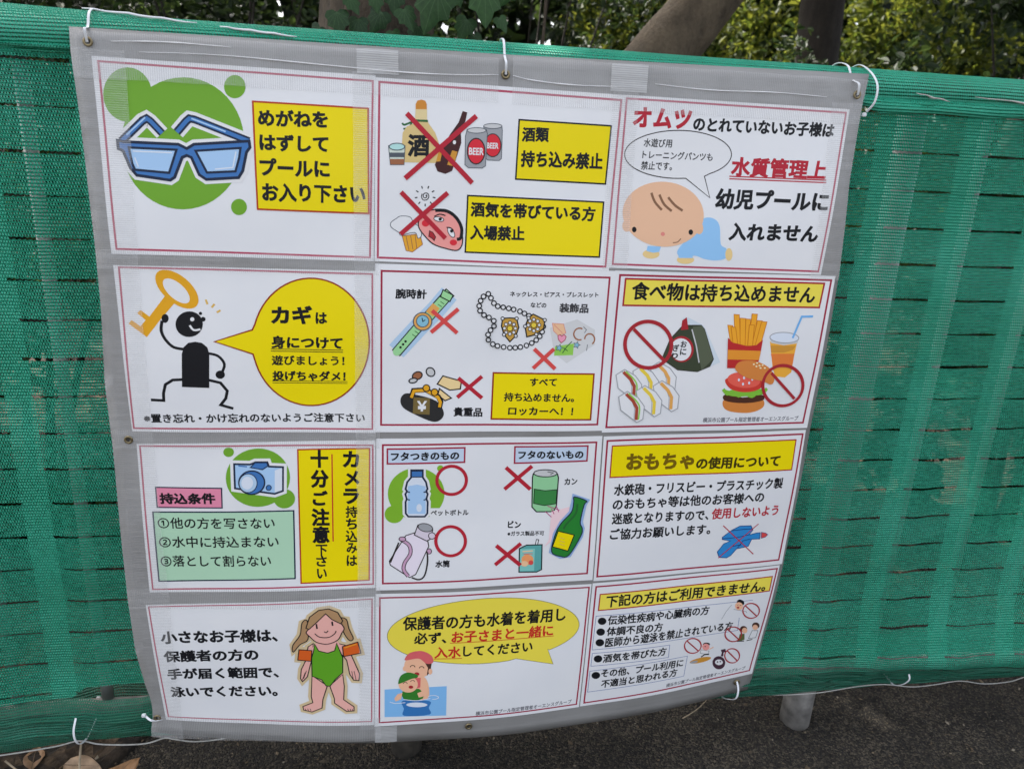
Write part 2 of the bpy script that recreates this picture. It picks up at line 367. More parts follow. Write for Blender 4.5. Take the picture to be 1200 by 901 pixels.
for j in range(nz):
    a = j*(nx+1); b = a+nx+1; fs.append((a, b, o2+b, o2+a)); a += nx; b += nx; fs.append((a, o2+a, o2+b, b))
mesh('sheet', vs, fs, [M_BAN], ban, True)
def tape(x0, x1, z0, z1, vert, lift=.0030, name='tape_strip', mat=None):
    n, m = max(2, int((x1-x0)/.018)), max(2, int((z1-z0)/.018)); vs, fs, uv = [], [], []
    for j in range(m+1):
        for i in range(n+1):
            X = x0+(x1-x0)*i/n+.0015*noise.noise((z0*9+j*.4, 3, x0*5)); Z = z0+(z1-z0)*j/m+.0015*noise.noise((x0*9+i*.35, z0*7, 1))
            X = max(X, lerp(EL_, Z)+.001); X = min(X, lerp(ER_, Z)-.001)
            vs.append(surf(X, Z, lift)); uv.append((Z, X) if vert else (X, Z))
    for j in range(m):
        for i in range(n): a = j*(n+1)+i; fs.append((a, a+1, a+n+2, a+n+1))
    mesh(name, vs, fs, [mat or M_TAPE], ban, True, uv)
tape(-.05, .040, .139, 1.415, True, .0031)
tape(.388, .4235, .170, 1.405, True, .0031); tape(.395, .462, 1.404, 1.442, True, .0039, mat=M_TAPE2); tape(.418, .462, .134, .172, True, .0003, mat=M_TAPE2)
tape(.826, .872, 1.100, 1.400, True, .0031); tape(.822, .886, 1.400, 1.445, True, .0039, mat=M_TAPE2)
tape(1.232, 1.30, 1.090, 1.405, True, .0031)
tape(-.05, .628, 1.372, 1.441, False, .0035); tape(.652, 1.30, 1.370, 1.446, False, .0035)
tape(-.05, .43, 1.079, 1.110, False, .0035); tape(-.05, .43, .769, .803, False, .0035); tape(-.05, .43, .447, .489, False, .0035); tape(-.03, .43, .142, .196, False, .0035)
for pl in ([(.06, 1.414), (.18, 1.417), (.33, 1.413), (.48, 1.409), (.57, 1.411), (.628, 1.415)], [(.652, 1.415), (.69, 1.409), (.76, 1.406), (.84, 1.408)], [(.90, 1.416), (1.0, 1.412), (1.12, 1.415), (1.22, 1.413)], [(.02, 1.427), (.10, 1.431), (.2, 1.430)]):
    p = Pack(); n_ = len(pl)*6-5; p.tube([surf(q.x, q.y, .0034) for q in crom([(a, b, 0) for a, b in pl], False, 6)], lambda t: .0004+.0009*math.sin(math.pi*t)*(.75+.25*math.sin(t*23)), 6); p.done('tape_crease_highlight', [M_CREASE_GLINT], ban)  # raised tape folds; their white colour paints in the crease highlights
for X, Z in ((-.013, 1.424), (.640, 1.416), (1.278, 1.420), (-.001, .784), (.608, .163), (1.226, .167), (-.008, .190)):
    c = surf(X, Z, .0038); u_ = Vector((1, 0, 0)); v_ = Vector((0, 0, 1)); nn = Vector((0, -1, 0)); vs, fs = [], []
    for i in range(20):
        a = 2*math.pi*i/20
        for j in range(8):
            b = 2*math.pi*j/8; r = .0056+.0021*math.cos(b); vs.append(c+r*(math.cos(a)*u_+math.sin(a)*v_)+.0014*math.sin(b)*nn)
    for i in range(20):
        for j in range(8): fs.append((i*8+j, ((i+1) % 20)*8+j, ((i+1) % 20)*8+(j+1) % 8, i*8+(j+1) % 8))
    e = mesh('eyelet', vs, fs, [M_BRASS], ban, True)
    vs = [c+.0044*(math.cos(2*math.pi*i/16)*u_+math.sin(2*math.pi*i/16)*v_)-.0002*nn for i in range(16)]
    mesh('painted_eyelet_hole', vs, [tuple(range(16))], [M_DARK], e)  # flat dark disc: the hole's darkness is painted, the sheet stays uncut

# ------------------------------------------------------------------ the twelve notices
COL = {'am': (216, 158, 50), 'bb': (142, 190, 236), 'bby': (222, 195, 140), 'bf': (80, 100, 160), 'bk2': (44, 44, 46), 'bl': (62, 112, 178), 'bl2': (30, 60, 120), 'br1': (168, 70, 95), 'br2': (150, 38, 65), 'brn': (66, 36, 38), 'bro': (150, 98, 70), 'bro2': (160, 70, 55), 'bun': (202, 126, 64), 'cap': (206, 96, 102), 'cg': (140, 196, 152), 'cg2': (58, 128, 70), 'cork': (195, 130, 55), 'cy': (170, 212, 214), 'dg': (80, 88, 98), 'dk': (45, 40, 42), 'dol': (62, 54, 16), 'dr1': (228, 165, 62), 'dr2': (216, 122, 60), 'fil': (196, 208, 222), 'frr': (176, 44, 46), 'fry': (228, 158, 46), 'fry2': (190, 115, 30), 'gbt': (40, 122, 50), 'gn': (45, 95, 55), 'gn2': (40, 95, 50), 'go': (216, 158, 36), 'go2': (205, 170, 90), 'gpn': (168, 206, 182), 'gr': (108, 160, 50), 'gr2': (122, 172, 50), 'gy': (150, 153, 162), 'hal': (140, 168, 212), 'hal2': (202, 182, 148), 'hb': (130, 96, 75), 'hr': (166, 132, 98), 'hrd': (72, 48, 44), 'k': (26, 27, 32), 'k2': (80, 80, 92), 'k3': (62, 62, 68), 'lb': (158, 192, 232), 'lb2': (168, 196, 226), 'lbp': (186, 202, 226), 'lgn': (150, 206, 152), 'lgr': (140, 195, 85), 'lgr2': (122, 182, 62), 'lgy': (190, 192, 198), 'lgy2': (200, 202, 208), 'lil': (220, 212, 230), 'lil2': (205, 196, 214), 'mg': (170, 60, 120), 'mv': (188, 150, 182), 'nt': (230, 200, 150), 'nv': (32, 42, 66), 'ob': (196, 140, 58), 'ob2': (215, 140, 50), 'ob3': (205, 92, 38), 'oc': (190, 150, 72), 'og': (58, 66, 52), 'og2': (84, 92, 76), 'ol2': (120, 116, 80), 'olg': (90, 100, 60), 'olv': (112, 90, 14), 'or': (170, 62, 30), 'or2': (140, 50, 30), 'or3': (216, 160, 88), 'or4': (240, 150, 100), 'pat': (76, 46, 36), 'pbt': (70, 48, 62), 'pch': (235, 185, 150), 'pgl': (196, 208, 202), 'pk': (226, 150, 148), 'pk2': (212, 130, 125), 'pk3': (225, 150, 180), 'pk4': (222, 168, 162), 'pnk': (216, 134, 164), 'ppk': (230, 198, 208), 'py': (226, 211, 84), 'py2': (224, 208, 76), 'rd': (205, 45, 60), 'rd2': (172, 38, 55), 'rd3': (160, 42, 52), 'rd4': (205, 75, 75), 'rd5': (190, 45, 40), 'sg': (92, 156, 40), 'sgc': (52, 118, 46), 'skb': (222, 180, 152), 'skf': (226, 176, 148), 'ss': (235, 215, 180), 'stb': (108, 168, 226), 'tan': (205, 182, 128), 'tan2': (212, 195, 150), 'tl': (88, 158, 160), 'tl2': (122, 188, 186), 'tom': (196, 60, 52), 'tom2': (218, 92, 80), 'vl': (205, 214, 232), 'wb': (130, 182, 206), 'wg': (48, 132, 202), 'wh': (216, 218, 226), 'wt': (122, 176, 228), 'wt2': (52, 112, 178), 'ybr': (112, 96, 58), 'yd': (220, 195, 70), 'ye': (226, 207, 10)}
CORN = {1: [(-0.0101, 1.4045), (0.4249, 1.4021), (0.4209, 1.1025), (-0.0015, 1.1033)], 2: [(0.4249, 1.3994), (0.8493, 1.3957), (0.839, 1.0971), (0.4223, 1.1025)], 3: [(0.8447, 1.3961), (1.2688, 1.3955), (1.2529, 1.0993), (0.8387, 1.1024)], 4: [(-0.0006, 1.0849), (0.4244, 1.0859), (0.4232, 0.797), (0.0056, 0.7983)], 5: [(0.4235, 1.0986), (0.8534, 1.097), (0.8461, 0.797), (0.4213, 0.7981)], 6: [(0.851, 1.0977), (1.283, 1.0979), (1.2752, 0.7933), (0.8457, 0.7933)], 7: [(0.0105, 0.7755), (0.4223, 0.7832), (0.4207, 0.4864), (0.0059, 0.4799)], 8: [(0.4239, 0.7861), (0.8476, 0.7866), (0.8496, 0.482), (0.4215, 0.4809)], 9: [(0.8504, 0.7853), (1.2733, 0.7891), (1.2771, 0.4794), (0.8518, 0.4792)], 10: [(-0.0038, 0.4529), (0.419, 0.4682), (0.4163, 0.178), (0.0071, 0.1845)], 11: [(0.4208, 0.4735), (0.8487, 0.473), (0.8439, 0.1767), (0.4171, 0.1742)], 12: [(0.8507, 0.4744), (1.2721, 0.4772), (1.2657, 0.1805), (0.8461, 0.1779)]}
# each notice: part names, then its printed shapes; f = filled shape (colour, outline colour, outline width), l = line (colour, closed, width), t = text; lengths in tenths of a millimetre from the sheet's top left
ART = {
1:['border_line',('l','br1',1,321,'p',[90,70,4161,88,4137,2907,86,2890]),'green_blob',('f','gr','',0,'e',[1232,1227,924,-49,-68,1006,48]),('f','gr','',0,'e',[463,531,352,-22,-34,401,28]),
('f','gr','',0,'e',[2051,313,162,-10,-8,174,28]),('f','gr','',0,'e',[2030,2160,125,-5,-6,130,28]),'eyeglasses_picture',('l','wh',0,2249,'p',[314,1228,647,902,711,867,763,903,921,1076]),
('l','wh',0,2249,'p',[2235,1125,1422,842,1344,830,1294,873,1142,1048]),
('f','wh','wh',1446,'p',[257,1219,341,1234,1153,1231,1275,1289,1391,1218,2235,1125,2244,1222,2188,1298,2118,1588,2048,1698,1546,1750,1441,1681,1338,1422,1268,1394,1198,1429,1065,1739,994,1787,499,1733,414,1629,328,1374,258,1342]),
('l','wh',0,2414,'p',[677,1296,992,1279]),('l','nv',0,1205,'p',[314,1228,647,902,711,867,763,903,921,1076]),('l','nv',0,1205,'p',[2235,1125,1422,842,1344,830,1294,873,1142,1048]),
('l','bl',0,602,'p',[314,1228,647,902,711,867,763,903,921,1076]),('l','bl',0,602,'p',[2235,1125,1422,842,1344,830,1294,873,1142,1048]),('l','lb',0,241,'p',[397,1129,689,853]),('l','lb',0,241,'p',[1880,999,1375,829]),
('f','bl','nv',442,'p',[257,1219,341,1234,1153,1231,1275,1289,1391,1218,2235,1125,2244,1222,2188,1298,2118,1588,2048,1698,1546,1750,1441,1681,1338,1422,1268,1394,1198,1429,1065,1739,994,1787,499,1733,414,1629,328,1374,258,1342]),
('f','lb','nv',361,'p',[415,1318,1119,1317,986,1674,479,1650,445,1547]),('f','lb','nv',361,'p',[1408,1318,2097,1238,2071,1386,2004,1602,1564,1643]),('l','vl',0,201,'p',[468,1370,1049,1365]),
('l','vl',0,201,'p',[2026,1298,1966,1546,1689,1584]),('l','vl',0,201,'p',[491,1465,534,1603]),'yellow_panel',('f','ye','or',281,'p',[2312,518,4090,514,4110,2183,2324,2181]),'lettering',
('t','k',3,'めがねを',[2379,754,3461,723,268]),'lettering',('t','k',3,'はずして',[2389,1133,3465,1108,270]),'lettering',('t','k',3,'プールに',[2383,1514,3483,1494,282]),'lettering',('t','k',3,'お入り下さい',[2401,1906,4056,1877,304]),],
2:['border_line',('l','br1',1,354,'p',[64,68,4134,85,4128,2902,55,2905]),'sake_bottle_picture',('l','gn',0,315,'s',[841,625,609,661,479,712,441,686]),('l','gn',0,275,'s',[601,661,554,751,461,778]),
('f','tan','',0,'p',[657,611,848,599,880,669,990,808,1055,968,1066,1078,1049,1293,488,1310,442,1005,450,841,516,739,628,685]),('f','tan2','',0,'p',[657,442,844,430,849,610,649,622]),
('l','gn',0,354,'p',[650,633,864,630]),('f','cork','',0,'p',[658,456,656,377,685,318,752,299,812,313,839,365,841,444]),('t','k',3,'酒',[533,1036,904,1014,365]),'glass_picture',
('f','pgl','dg',118,'p',[220,1061,495,1045,481,1350,254,1363]),('f','dg','',0,'p',[229,1170,489,1155,487,1229,237,1243]),('f','bro','',0,'p',[245,1272,483,1258,477,1347,257,1359]),
('f','cy','dg',157,'e',[360,1068,128,-8,1,55,28]),'beer_bottle_picture',('f','brn','',0,'p',[1435,435,1512,452,1486,595,1416,764,1430,946,1292,1406,1181,1460,1045,1427,996,1322,1165,944,1242,811,1373,620]),
('f','ob','',0,'p',[1066,1071,1126,1045,1087,1261,1014,1273]),('f','ob','',0,'p',[1281,1073,1370,1090,1320,1330,1204,1310]),('f','wh','',0,'e',[1315,942,27,-2,1,33,28]),'beer_can_picture',
('f','gy','dg',118,'p',[1797,660,2106,641,2117,703,2125,1158,2087,1194,1891,1198,1843,1163]),('f','lgy','dg',118,'e',[1951,643,155,-9,2,40,28]),('f','rd','dk',157,'e',[1965,952,140,-8,9,185,28]),
('t','wh',2,'BEER',[1865,961,2063,957,96]),('f','gy','dg',118,'p',[1522,721,1841,701,1864,773,1856,1293,1800,1333,1565,1339,1505,1294,1495,832]),('f','lgy','dg',118,'e',[1680,729,158,-10,2,44,28]),'beer_can_picture',
('f','rd','dk',197,'e',[1686,1064,148,-9,8,207,28]),('t','wh',2,'BEER',[1563,1071,1815,1064,118]),'cross_mark',('l','rd2',0,826,'p',[513,530,1642,1586]),('l','rd2',0,826,'p',[1667,500,503,1571]),'yellow_panel',
('f','ye','k',275,'p',[2395,513,4001,514,3994,1481,2392,1482]),'lettering',('t','k',3,'酒類',[2455,745,2928,728,244]),'lettering',('t','k',3,'持ち込み禁止',[2459,1139,3910,1111,278]),'spiral_picture',
('l','k',0,157,'s',[855,1841,874,1825,871,1862,832,1872,812,1835,838,1796,893,1801,909,1853,879,1899,818,1910,786,1859,796,1806]),('l','k',0,197,'p',[977,1857,1023,1862]),('l','k',0,197,'p',[934,1935,965,1968]),
('l','k',0,197,'p',[850,1969,851,2014]),('l','k',0,197,'p',[765,1943,736,1979]),('l','k',0,197,'p',[718,1870,673,1880]),('l','k',0,197,'p',[732,1783,692,1763]),('l','k',0,197,'p',[799,1724,783,1682]),
('l','k',0,197,'p',[889,1719,904,1676]),('l','k',0,197,'p',[959,1771,999,1747]),'beer_mug_picture',('f','am','bro',118,'p',[468,2526,768,2475,823,2653,649,2788,538,2769]),('l','bro',0,118,'p',[534,2523,589,2760]),
('l','bro',0,118,'p',[612,2509,656,2741]),('l','bro',0,118,'p',[690,2494,722,2723]),
('f','wh','dg',118,'s',[284,2390,271,2314,359,2242,444,2193,599,2204,659,2296,766,2368,800,2500,742,2553,701,2466,603,2471,448,2516,409,2468]),'face_picture',
('f','pk','k',197,'s',[755,2235,861,2104,1102,2055,1333,2143,1474,2336,1515,2585,1433,2724,1220,2702,1000,2634,847,2498,750,2368]),('l','k',0,550,'s',[1024,2070,1220,2072,1381,2167,1486,2335,1481,2509,1414,2539]),
('f','rd','',0,'e',[866,2294,66,-3,1,58,28]),('f','rd','',0,'e',[1356,2596,63,-2,2,51,28]),('f','wh','k',118,'e',[1091,2215,85,10,-6,38,28]),('f','wh','k',118,'e',[1311,2428,50,78,-40,24,28]),
('f','k','',0,'e',[1114,2214,28,-1,0,26,28]),('f','k','',0,'e',[1318,2404,28,-1,1,27,28]),('l','k',0,197,'s',[1011,2173,1104,2131,1203,2149]),('l','k',0,197,'s',[1229,2347,1292,2351,1349,2387]),
('f','rd3','k',118,'p',[935,2417,995,2442,1044,2516,1022,2579,982,2542,926,2514]),'cross_mark',('l','rd2',0,786,'p',[438,1798,1215,2532]),('l','rd2',0,786,'p',[1230,1769,440,2497]),'yellow_panel',
('f','ye','k',275,'p',[1576,1797,3990,1791,3997,2738,1570,2750]),'lettering',('t','k',3,'酒気を帯びている方',[1632,2022,3856,2000,261]),'lettering',('t','k',3,'入場禁止',[1636,2413,2604,2393,255]),],3:['border_line',
('l','br1',1,346,'p',[72,57,4137,65,4134,2908,66,2902]),'lettering',('t','rd2',4,'オムツ',[208,363,1269,334,342]),'lettering',('t','k',3,'のとれていないお子様は',[1307,409,3971,377,255]),'speech_balloon',
('f','wh','dk',173,'p',[2088,889,2088,932,2077,975,2055,1018,2023,1060,1980,1101,1928,1140,1866,1177,1795,1211,1717,1242,1624,1290,1770,1659,1279,1342,1243,1342,1139,1349,1035,1352,932,1350,831,1343,733,1332,639,1317,550,1298,468,1275,393,1248,325,1218,266,1185,217,1149,177,1111,147,1072,128,1031,119,989,120,946,132,904,155,861,188,820,230,780,282,742,343,706,411,673,487,642,570,615,658,591,751,570,848,554,948,542,1049,535,1152,531,1253,532,1354,538,1451,548,1545,562,1635,581,1719,603,1796,629,1865,659,1927,691,1979,727,2022,765,2054,805,2076,846]),
'lettering',('t','k',1,'水遊び用',[442,771,957,760,146]),'lettering',('t','k',1,'トレーニングパンツも',[440,972,1740,953,140]),'lettering',('t','k',1,'禁止です。',[433,1159,1002,1147,148]),'lettering',
('t','rd2',3,'水質管理上',[2107,1097,3941,1076,349]),'underline',('l','rd2',0,216,'p',[2096,1268,3959,1249]),('l','rd2',0,216,'p',[2102,1312,3968,1293]),'lettering',('t','k',3,'幼児プールに',[1880,1666,4078,1639,371]),'lettering',
('t','k',3,'入れません',[2210,2241,3996,2214,329]),'baby_picture',
('f','bb','',0,'s',[1596,2102,1758,2006,1930,2040,2026,2166,2087,2472,2215,2555,2221,2717,2039,2769,1813,2752,1605,2696,1368,2746,1259,2647,1338,2500,1534,2308]),('f','bby','',0,'e',[1438,2777,168,-6,9,74,28]),
('f','bby','',0,'e',[2274,2652,71,-2,17,116,28]),('f','bby','',0,'e',[770,2697,160,-5,9,82,28]),('f','bb','',0,'p',[690,2552,942,2555,918,2651,811,2671,678,2647]),
('f','bb','',0,'p',[1274,2626,1575,2635,1567,2739,1302,2748]),('f','skb','',0,'e',[270,2216,85,-4,10,104,28]),('f','skb','',0,'e',[1630,2202,79,-3,14,106,28]),('f','skb','',0,'e',[932,1988,762,18,20,569,48]),
('l','hb',0,432,'s',[667,1620,747,1775,889,1909]),('l','hb',0,432,'s',[818,1645,921,1808,1075,1921]),('l','hb',0,432,'s',[985,1685,1128,1819,1280,1905]),('f','k','',0,'e',[412,2275,42,-1,5,49,28]),
('f','k','',0,'e',[1478,2278,43,-2,6,48,28]),('f','pk2','',0,'e',[952,2331,39,-1,4,36,28]),('l','hb',0,173,'s',[1160,2478,1246,2462,1304,2399]),],4:['border_line',('l','br1',1,306,'p',[85,33,4142,52,4138,2900,34,2904]),
'key_picture',('f','go','',0,'p',[784,470,912,612,670,899,413,1230,142,998,198,936,327,1043,418,932,293,813,353,760,482,870]),('f','go','',0,'e',[954,391,292,280,-149,180,28]),
('f','wh','',0,'e',[941,419,182,188,-88,100,28]),'key_sparkle',('l','go2',0,345,'p',[1394,561,1419,642]),('l','go2',0,345,'p',[1531,635,1482,697]),('l','go2',0,345,'p',[1621,743,1559,781]),'stick_figure_picture',
('l','k',0,498,'s',[980,1435,822,1396,706,1266,652,1111,677,939]),('f','k','',0,'e',[729,898,56,-1,-6,77,28]),('l','k',0,460,'s',[1383,1505,1539,1553,1633,1699,1577,1868]),('f','k','',0,'e',[1553,1890,77,0,-4,76,28]),
('l','k',0,498,'p',[939,1981,767,1992,639,2078,594,2240,586,2373,374,2363]),('l','k',0,498,'p',[1358,1989,1547,2039,1650,2187,1619,2325,1525,2451,1732,2519]),
('f','k','',0,'p',[909,2118,952,1519,987,1402,1067,1322,1182,1300,1289,1319,1371,1397,1397,1513,1356,2134]),('f','k','',0,'e',[1106,993,219,-4,-16,225,28]),('f','k','',0,'e',[1335,903,38,-1,-2,41,28]),
('f','k','',0,'e',[1297,802,26,0,-2,28,28]),('f','wh','',0,'e',[1160,906,34,-1,-2,36,28]),('l','wh',0,345,'s',[1112,1013,1173,1094,1279,1080]),'speech_balloon',
('f','ye','or2',268,'p',[1491,1295,2124,1078,2170,980,2208,867,2255,759,2310,658,2374,563,2446,476,2524,398,2608,329,2697,271,2791,223,2888,187,2987,163,3087,150,3187,150,3287,162,3385,186,3480,221,3572,269,3658,327,3739,397,3814,476,3881,564,3939,660,3989,763,4029,873,4060,988,4079,1106,4088,1227,4086,1349,4073,1470,4049,1590,4014,1707,3968,1820,3913,1927,3848,2027,3774,2119,3693,2201,3605,2274,3511,2335,3412,2385,3309,2422,3204,2447,3098,2458,2993,2457,2888,2442,2786,2414,2688,2374,2595,2322,2508,2258,2428,2184,2356,2100,2292,2007,2238,1907,2193,1800,2158,1688,2115,1512]),
'lettering',('t','k',4,'カギ',[2441,801,3132,797,338]),'lettering',('t','k',3,'は',[3181,846,3379,843,207]),'lettering',('t','k',3,'身につけて',[2422,1290,3631,1290,235]),'lettering',
('t','k',2,'遊びましょう！',[2420,1618,3659,1612,186]),'lettering',('t','k',3,'投げちゃダメ！',[2420,1902,3676,1900,189]),'underline',('l','k',0,134,'p',[2416,1416,3638,1417]),('l','k',0,134,'p',[2415,1453,3637,1455]),
('l','k',0,115,'p',[2416,2000,3703,1999]),('l','k',0,115,'p',[2415,2035,3702,2033]),'lettering',('t','k',2,'※置き忘れ・かけ忘れのないようご注意下さい',[219,2710,4007,2681,176]),],5:['border_line',
('l','br2',1,338,'p',[106,120,4085,122,4095,2846,111,2834]),'lettering',('t','k',3,'腕時計',[338,500,873,494,174]),'wristwatch_picture',('l','lb2',0,3309,'p',[1259,477,1041,753,801,1007,366,1497]),
('l','k',0,1955,'p',[1276,447,829,977]),('l','lgn',0,1579,'p',[1266,462,829,977]),('l','k',0,1805,'p',[800,993,359,1534]),('l','lgn',0,1429,'p',[800,993,369,1519]),('f','lgn','',0,'e',[373,1512,65,0,1,68,28]),
('l','or3',0,1504,'p',[1040,690,928,839]),('f','lgn','k',188,'p',[1149,414,1325,501,1274,612,1108,532]),('f','or3','dg',188,'e',[811,970,159,-3,3,155,28]),('f','wb','dg',150,'e',[811,963,105,-2,2,103,28]),
('l','k',0,150,'p',[799,904,814,970,857,940]),('f','k','',0,'e',[437,1429,21,0,0,22,28]),('f','k','',0,'e',[480,1376,22,0,0,22,28]),('f','k','',0,'e',[523,1323,22,0,0,22,28]),('l','gn2',0,113,'p',[634,1195,700,1239]),
('l','gn2',0,113,'p',[680,1139,746,1182]),('l','gn2',0,113,'p',[1111,616,1177,658]),('l','gn2',0,113,'p',[1068,664,1135,706]),'cross_mark',('l','rd4',0,714,'p',[970,776,1419,1164]),
('l','rd4',0,714,'p',[1423,737,960,1160]),'necklace_picture',('f','wh','k',207,'e',[2672,830,42,-1,2,41,12]),('f','wh','k',207,'e',[2589,790,42,-1,2,41,12]),('f','wh','k',207,'e',[2506,753,41,-1,2,41,12]),
('f','wh','k',207,'e',[2393,723,41,-1,2,41,12]),('f','wh','k',207,'e',[2305,706,41,-1,2,41,12]),('f','wh','k',207,'e',[2206,689,41,-1,2,40,12]),('f','wh','k',207,'e',[2110,673,41,-1,2,41,12]),
('f','wh','k',207,'e',[2040,620,41,-1,2,41,12]),('f','wh','k',207,'e',[1984,531,40,-1,2,41,12]),('f','wh','k',207,'e',[1934,460,40,-1,2,41,12]),('f','wh','k',207,'e',[1853,508,41,-1,2,41,12]),
('f','wh','k',207,'e',[1805,584,40,-1,2,41,12]),('f','wh','k',207,'e',[1784,674,40,-1,1,41,12]),('f','wh','k',207,'e',[1803,759,41,-1,2,41,12]),('f','wh','k',207,'e',[1874,832,40,-1,1,41,12]),
('f','wh','k',207,'e',[1963,874,41,-1,2,41,12]),('f','wh','k',207,'e',[2051,931,41,-1,2,41,12]),('f','wh','k',207,'e',[2059,1024,41,-1,2,41,12]),('f','wh','k',207,'e',[2002,1099,41,-1,2,41,12]),
('f','wh','k',207,'e',[1961,1180,41,0,2,41,12]),('f','wh','k',207,'e',[1972,1273,41,-1,2,41,12]),('f','wh','k',207,'e',[2054,1349,41,0,2,42,12]),('f','wh','k',207,'e',[2139,1380,42,0,2,41,12]),
('f','wh','k',207,'e',[2252,1403,42,-1,2,42,12]),('f','wh','k',207,'e',[2364,1414,42,0,2,42,12]),('f','wh','k',207,'e',[2461,1411,42,0,2,42,12]),('f','wh','k',207,'e',[2553,1398,42,-1,2,42,12]),
('f','wh','k',207,'e',[2661,1367,42,0,2,42,12]),('f','wh','k',207,'e',[2754,1321,42,0,2,42,12]),('f','wh','k',207,'e',[2830,1264,42,-1,2,42,12]),('f','wh','k',207,'e',[2890,1196,42,0,3,42,12]),
('f','wh','k',207,'e',[2927,1114,42,-1,2,42,12]),('f','wh','k',207,'e',[2942,1019,42,-1,2,41,12]),'pendant_picture',('f','oc','k',226,'p',[2206,888,2328,874,2456,883,2503,1044,2458,1196,2358,1304,2246,1176,2194,1027]),
('f','wh','k',113,'e',[2443,1060,30,0,2,30,10]),('f','wh','k',113,'e',[2418,1132,30,0,2,30,10]),('f','wh','k',113,'e',[2351,1163,30,-1,1,31,10]),('f','wh','k',113,'e',[2280,1135,30,0,1,30,10]),
('f','wh','k',113,'e',[2248,1063,30,-1,2,30,10]),('f','wh','k',113,'e',[2273,991,30,-1,2,30,10]),('f','wh','k',113,'e',[2340,960,30,0,1,30,10]),('f','wh','k',113,'e',[2411,989,30,-1,1,30,10]),
('f','wh','k',150,'e',[2206,888,30,0,1,30,10]),('f','wh','k',150,'e',[2456,883,30,0,2,30,10]),('f','wh','k',150,'e',[2458,1196,30,0,2,30,10]),('f','wh','k',150,'e',[2246,1176,30,-1,2,31,10]),
('f','yd','k',113,'e',[2345,1062,49,-1,2,49,28]),('f','oc','k',226,'p',[2666,868,2745,798,2960,900,2951,1051,2824,1160,2656,1208,2615,1019]),('f','wh','k',113,'e',[2867,992,30,0,2,30,10]),
('f','wh','k',113,'e',[2843,1065,31,0,2,30,10]),('f','wh','k',113,'e',[2775,1096,31,0,2,30,10]),('f','wh','k',113,'e',[2703,1067,30,0,2,30,10]),('f','wh','k',113,'e',[2670,996,30,0,2,30,10]),
('f','wh','k',113,'e',[2695,923,31,-1,2,30,10]),('f','wh','k',113,'e',[2762,892,30,0,2,30,10]),('f','wh','k',113,'e',[2834,921,30,0,2,30,10]),('f','wh','k',150,'e',[2666,868,30,0,2,30,10]),
('f','wh','k',150,'e',[2960,900,30,0,2,30,10]),('f','wh','k',150,'e',[2824,1160,31,0,2,30,10]),('f','wh','k',150,'e',[2615,1019,31,0,2,30,10]),('f','yd','k',113,'e',[2768,994,50,-1,3,49,28]),'lettering',
('t','k',2,'ネックレス・ピアス・ブレスレット',[2314,451,3908,434,97]),'lettering',('t','k',2,'などの',[2690,635,2973,636,93]),'lettering',('t','k3',3,'装飾品',[3211,680,3748,680,174]),'jewelry_picture',
('f','lgy2','',0,'p',[3065,1042,3552,881,3897,1066,3920,1337,3420,1684,3173,1500]),('f','pch','pk2',113,'p',[3105,958,3309,969,3363,1132,3236,1184,3137,1098]),('l','pk2',0,113,'p',[3137,984,3301,1133]),
('f','pk3','rd3',113,'p',[3220,1184,3257,1161,3290,1191,3334,1160,3375,1197,3357,1259,3291,1314,3233,1249]),('f','lgr','',0,'p',[3184,1377,3528,1322,3525,1535,3176,1547]),
('l','gn',0,150,'p',[3328,1499,3397,1382,3487,1284]),('l','gn',0,150,'p',[3340,1402,3422,1459]),
('f','wb','dg',113,'p',[3325,1402,3285,1421,3284,1465,3252,1432,3209,1442,3228,1403,3203,1365,3247,1374,3275,1340,3283,1384]),
('f','wb','dg',113,'p',[3647,1348,3608,1366,3606,1411,3574,1378,3531,1388,3550,1349,3525,1311,3569,1319,3596,1286,3605,1330]),('l','bro',0,263,'e',[3619,1148,108,-2,8,108,12,70,300]),
('l','bro',0,263,'e',[3814,1241,93,-1,8,100,12,180,420]),('l','dg',0,113,'p',[3678,1012,3741,1069,3707,1127]),('l','dg',0,113,'p',[3783,1338,3773,1455]),'cross_mark',('l','rd4',0,714,'p',[2803,1427,3213,1791]),
('l','rd4',0,714,'p',[3168,1423,2805,1783]),'purse_picture',('f','bro','k',226,'e',[737,1937,82,-32,23,64,28]),('f','lgy','k',226,'e',[665,2026,72,-14,8,41,28]),('f','lgy','k',226,'e',[969,1871,53,-47,54,64,28]),
('f','nt','k',226,'p',[1093,2088,1190,1941,1522,2035,1508,2178,1321,2199]),('f','nt','k',226,'p',[1133,2172,1352,2346,1240,2393,1109,2288]),
('f','bk2','',0,'s',[448,2368,528,2260,725,2282,1082,2397,1223,2608,1167,2745,1016,2776,713,2647,495,2515]),('l','k',0,902,'p',[633,2348,675,2205,891,2193,1118,2319,1165,2412,1142,2529]),
('l','go',0,526,'p',[637,2337,683,2213,891,2201,1110,2327,1158,2420,1142,2514]),('f','go','k',188,'e',[901,2162,59,0,1,62,28]),('f','go','k',188,'e',[1048,2238,59,0,1,62,28]),
('f','ybr','',0,'p',[678,2329,969,2347,968,2651,668,2627]),('t','wh',3,'￥',[740,2491,919,2491,194]),'cross_mark',('l','rd2',0,714,'p',[1464,1978,1906,2345]),('l','rd2',0,714,'p',[1889,1944,1457,2334]),'lettering',
('t','k',3,'貴重品',[1397,2600,1925,2608,173]),'yellow_panel',('f','ye','or2',301,'p',[2091,1877,3948,1885,3953,2750,2092,2732]),'lettering',('t','k',2,'すべて',[2763,2041,3262,2039,149]),'lettering',
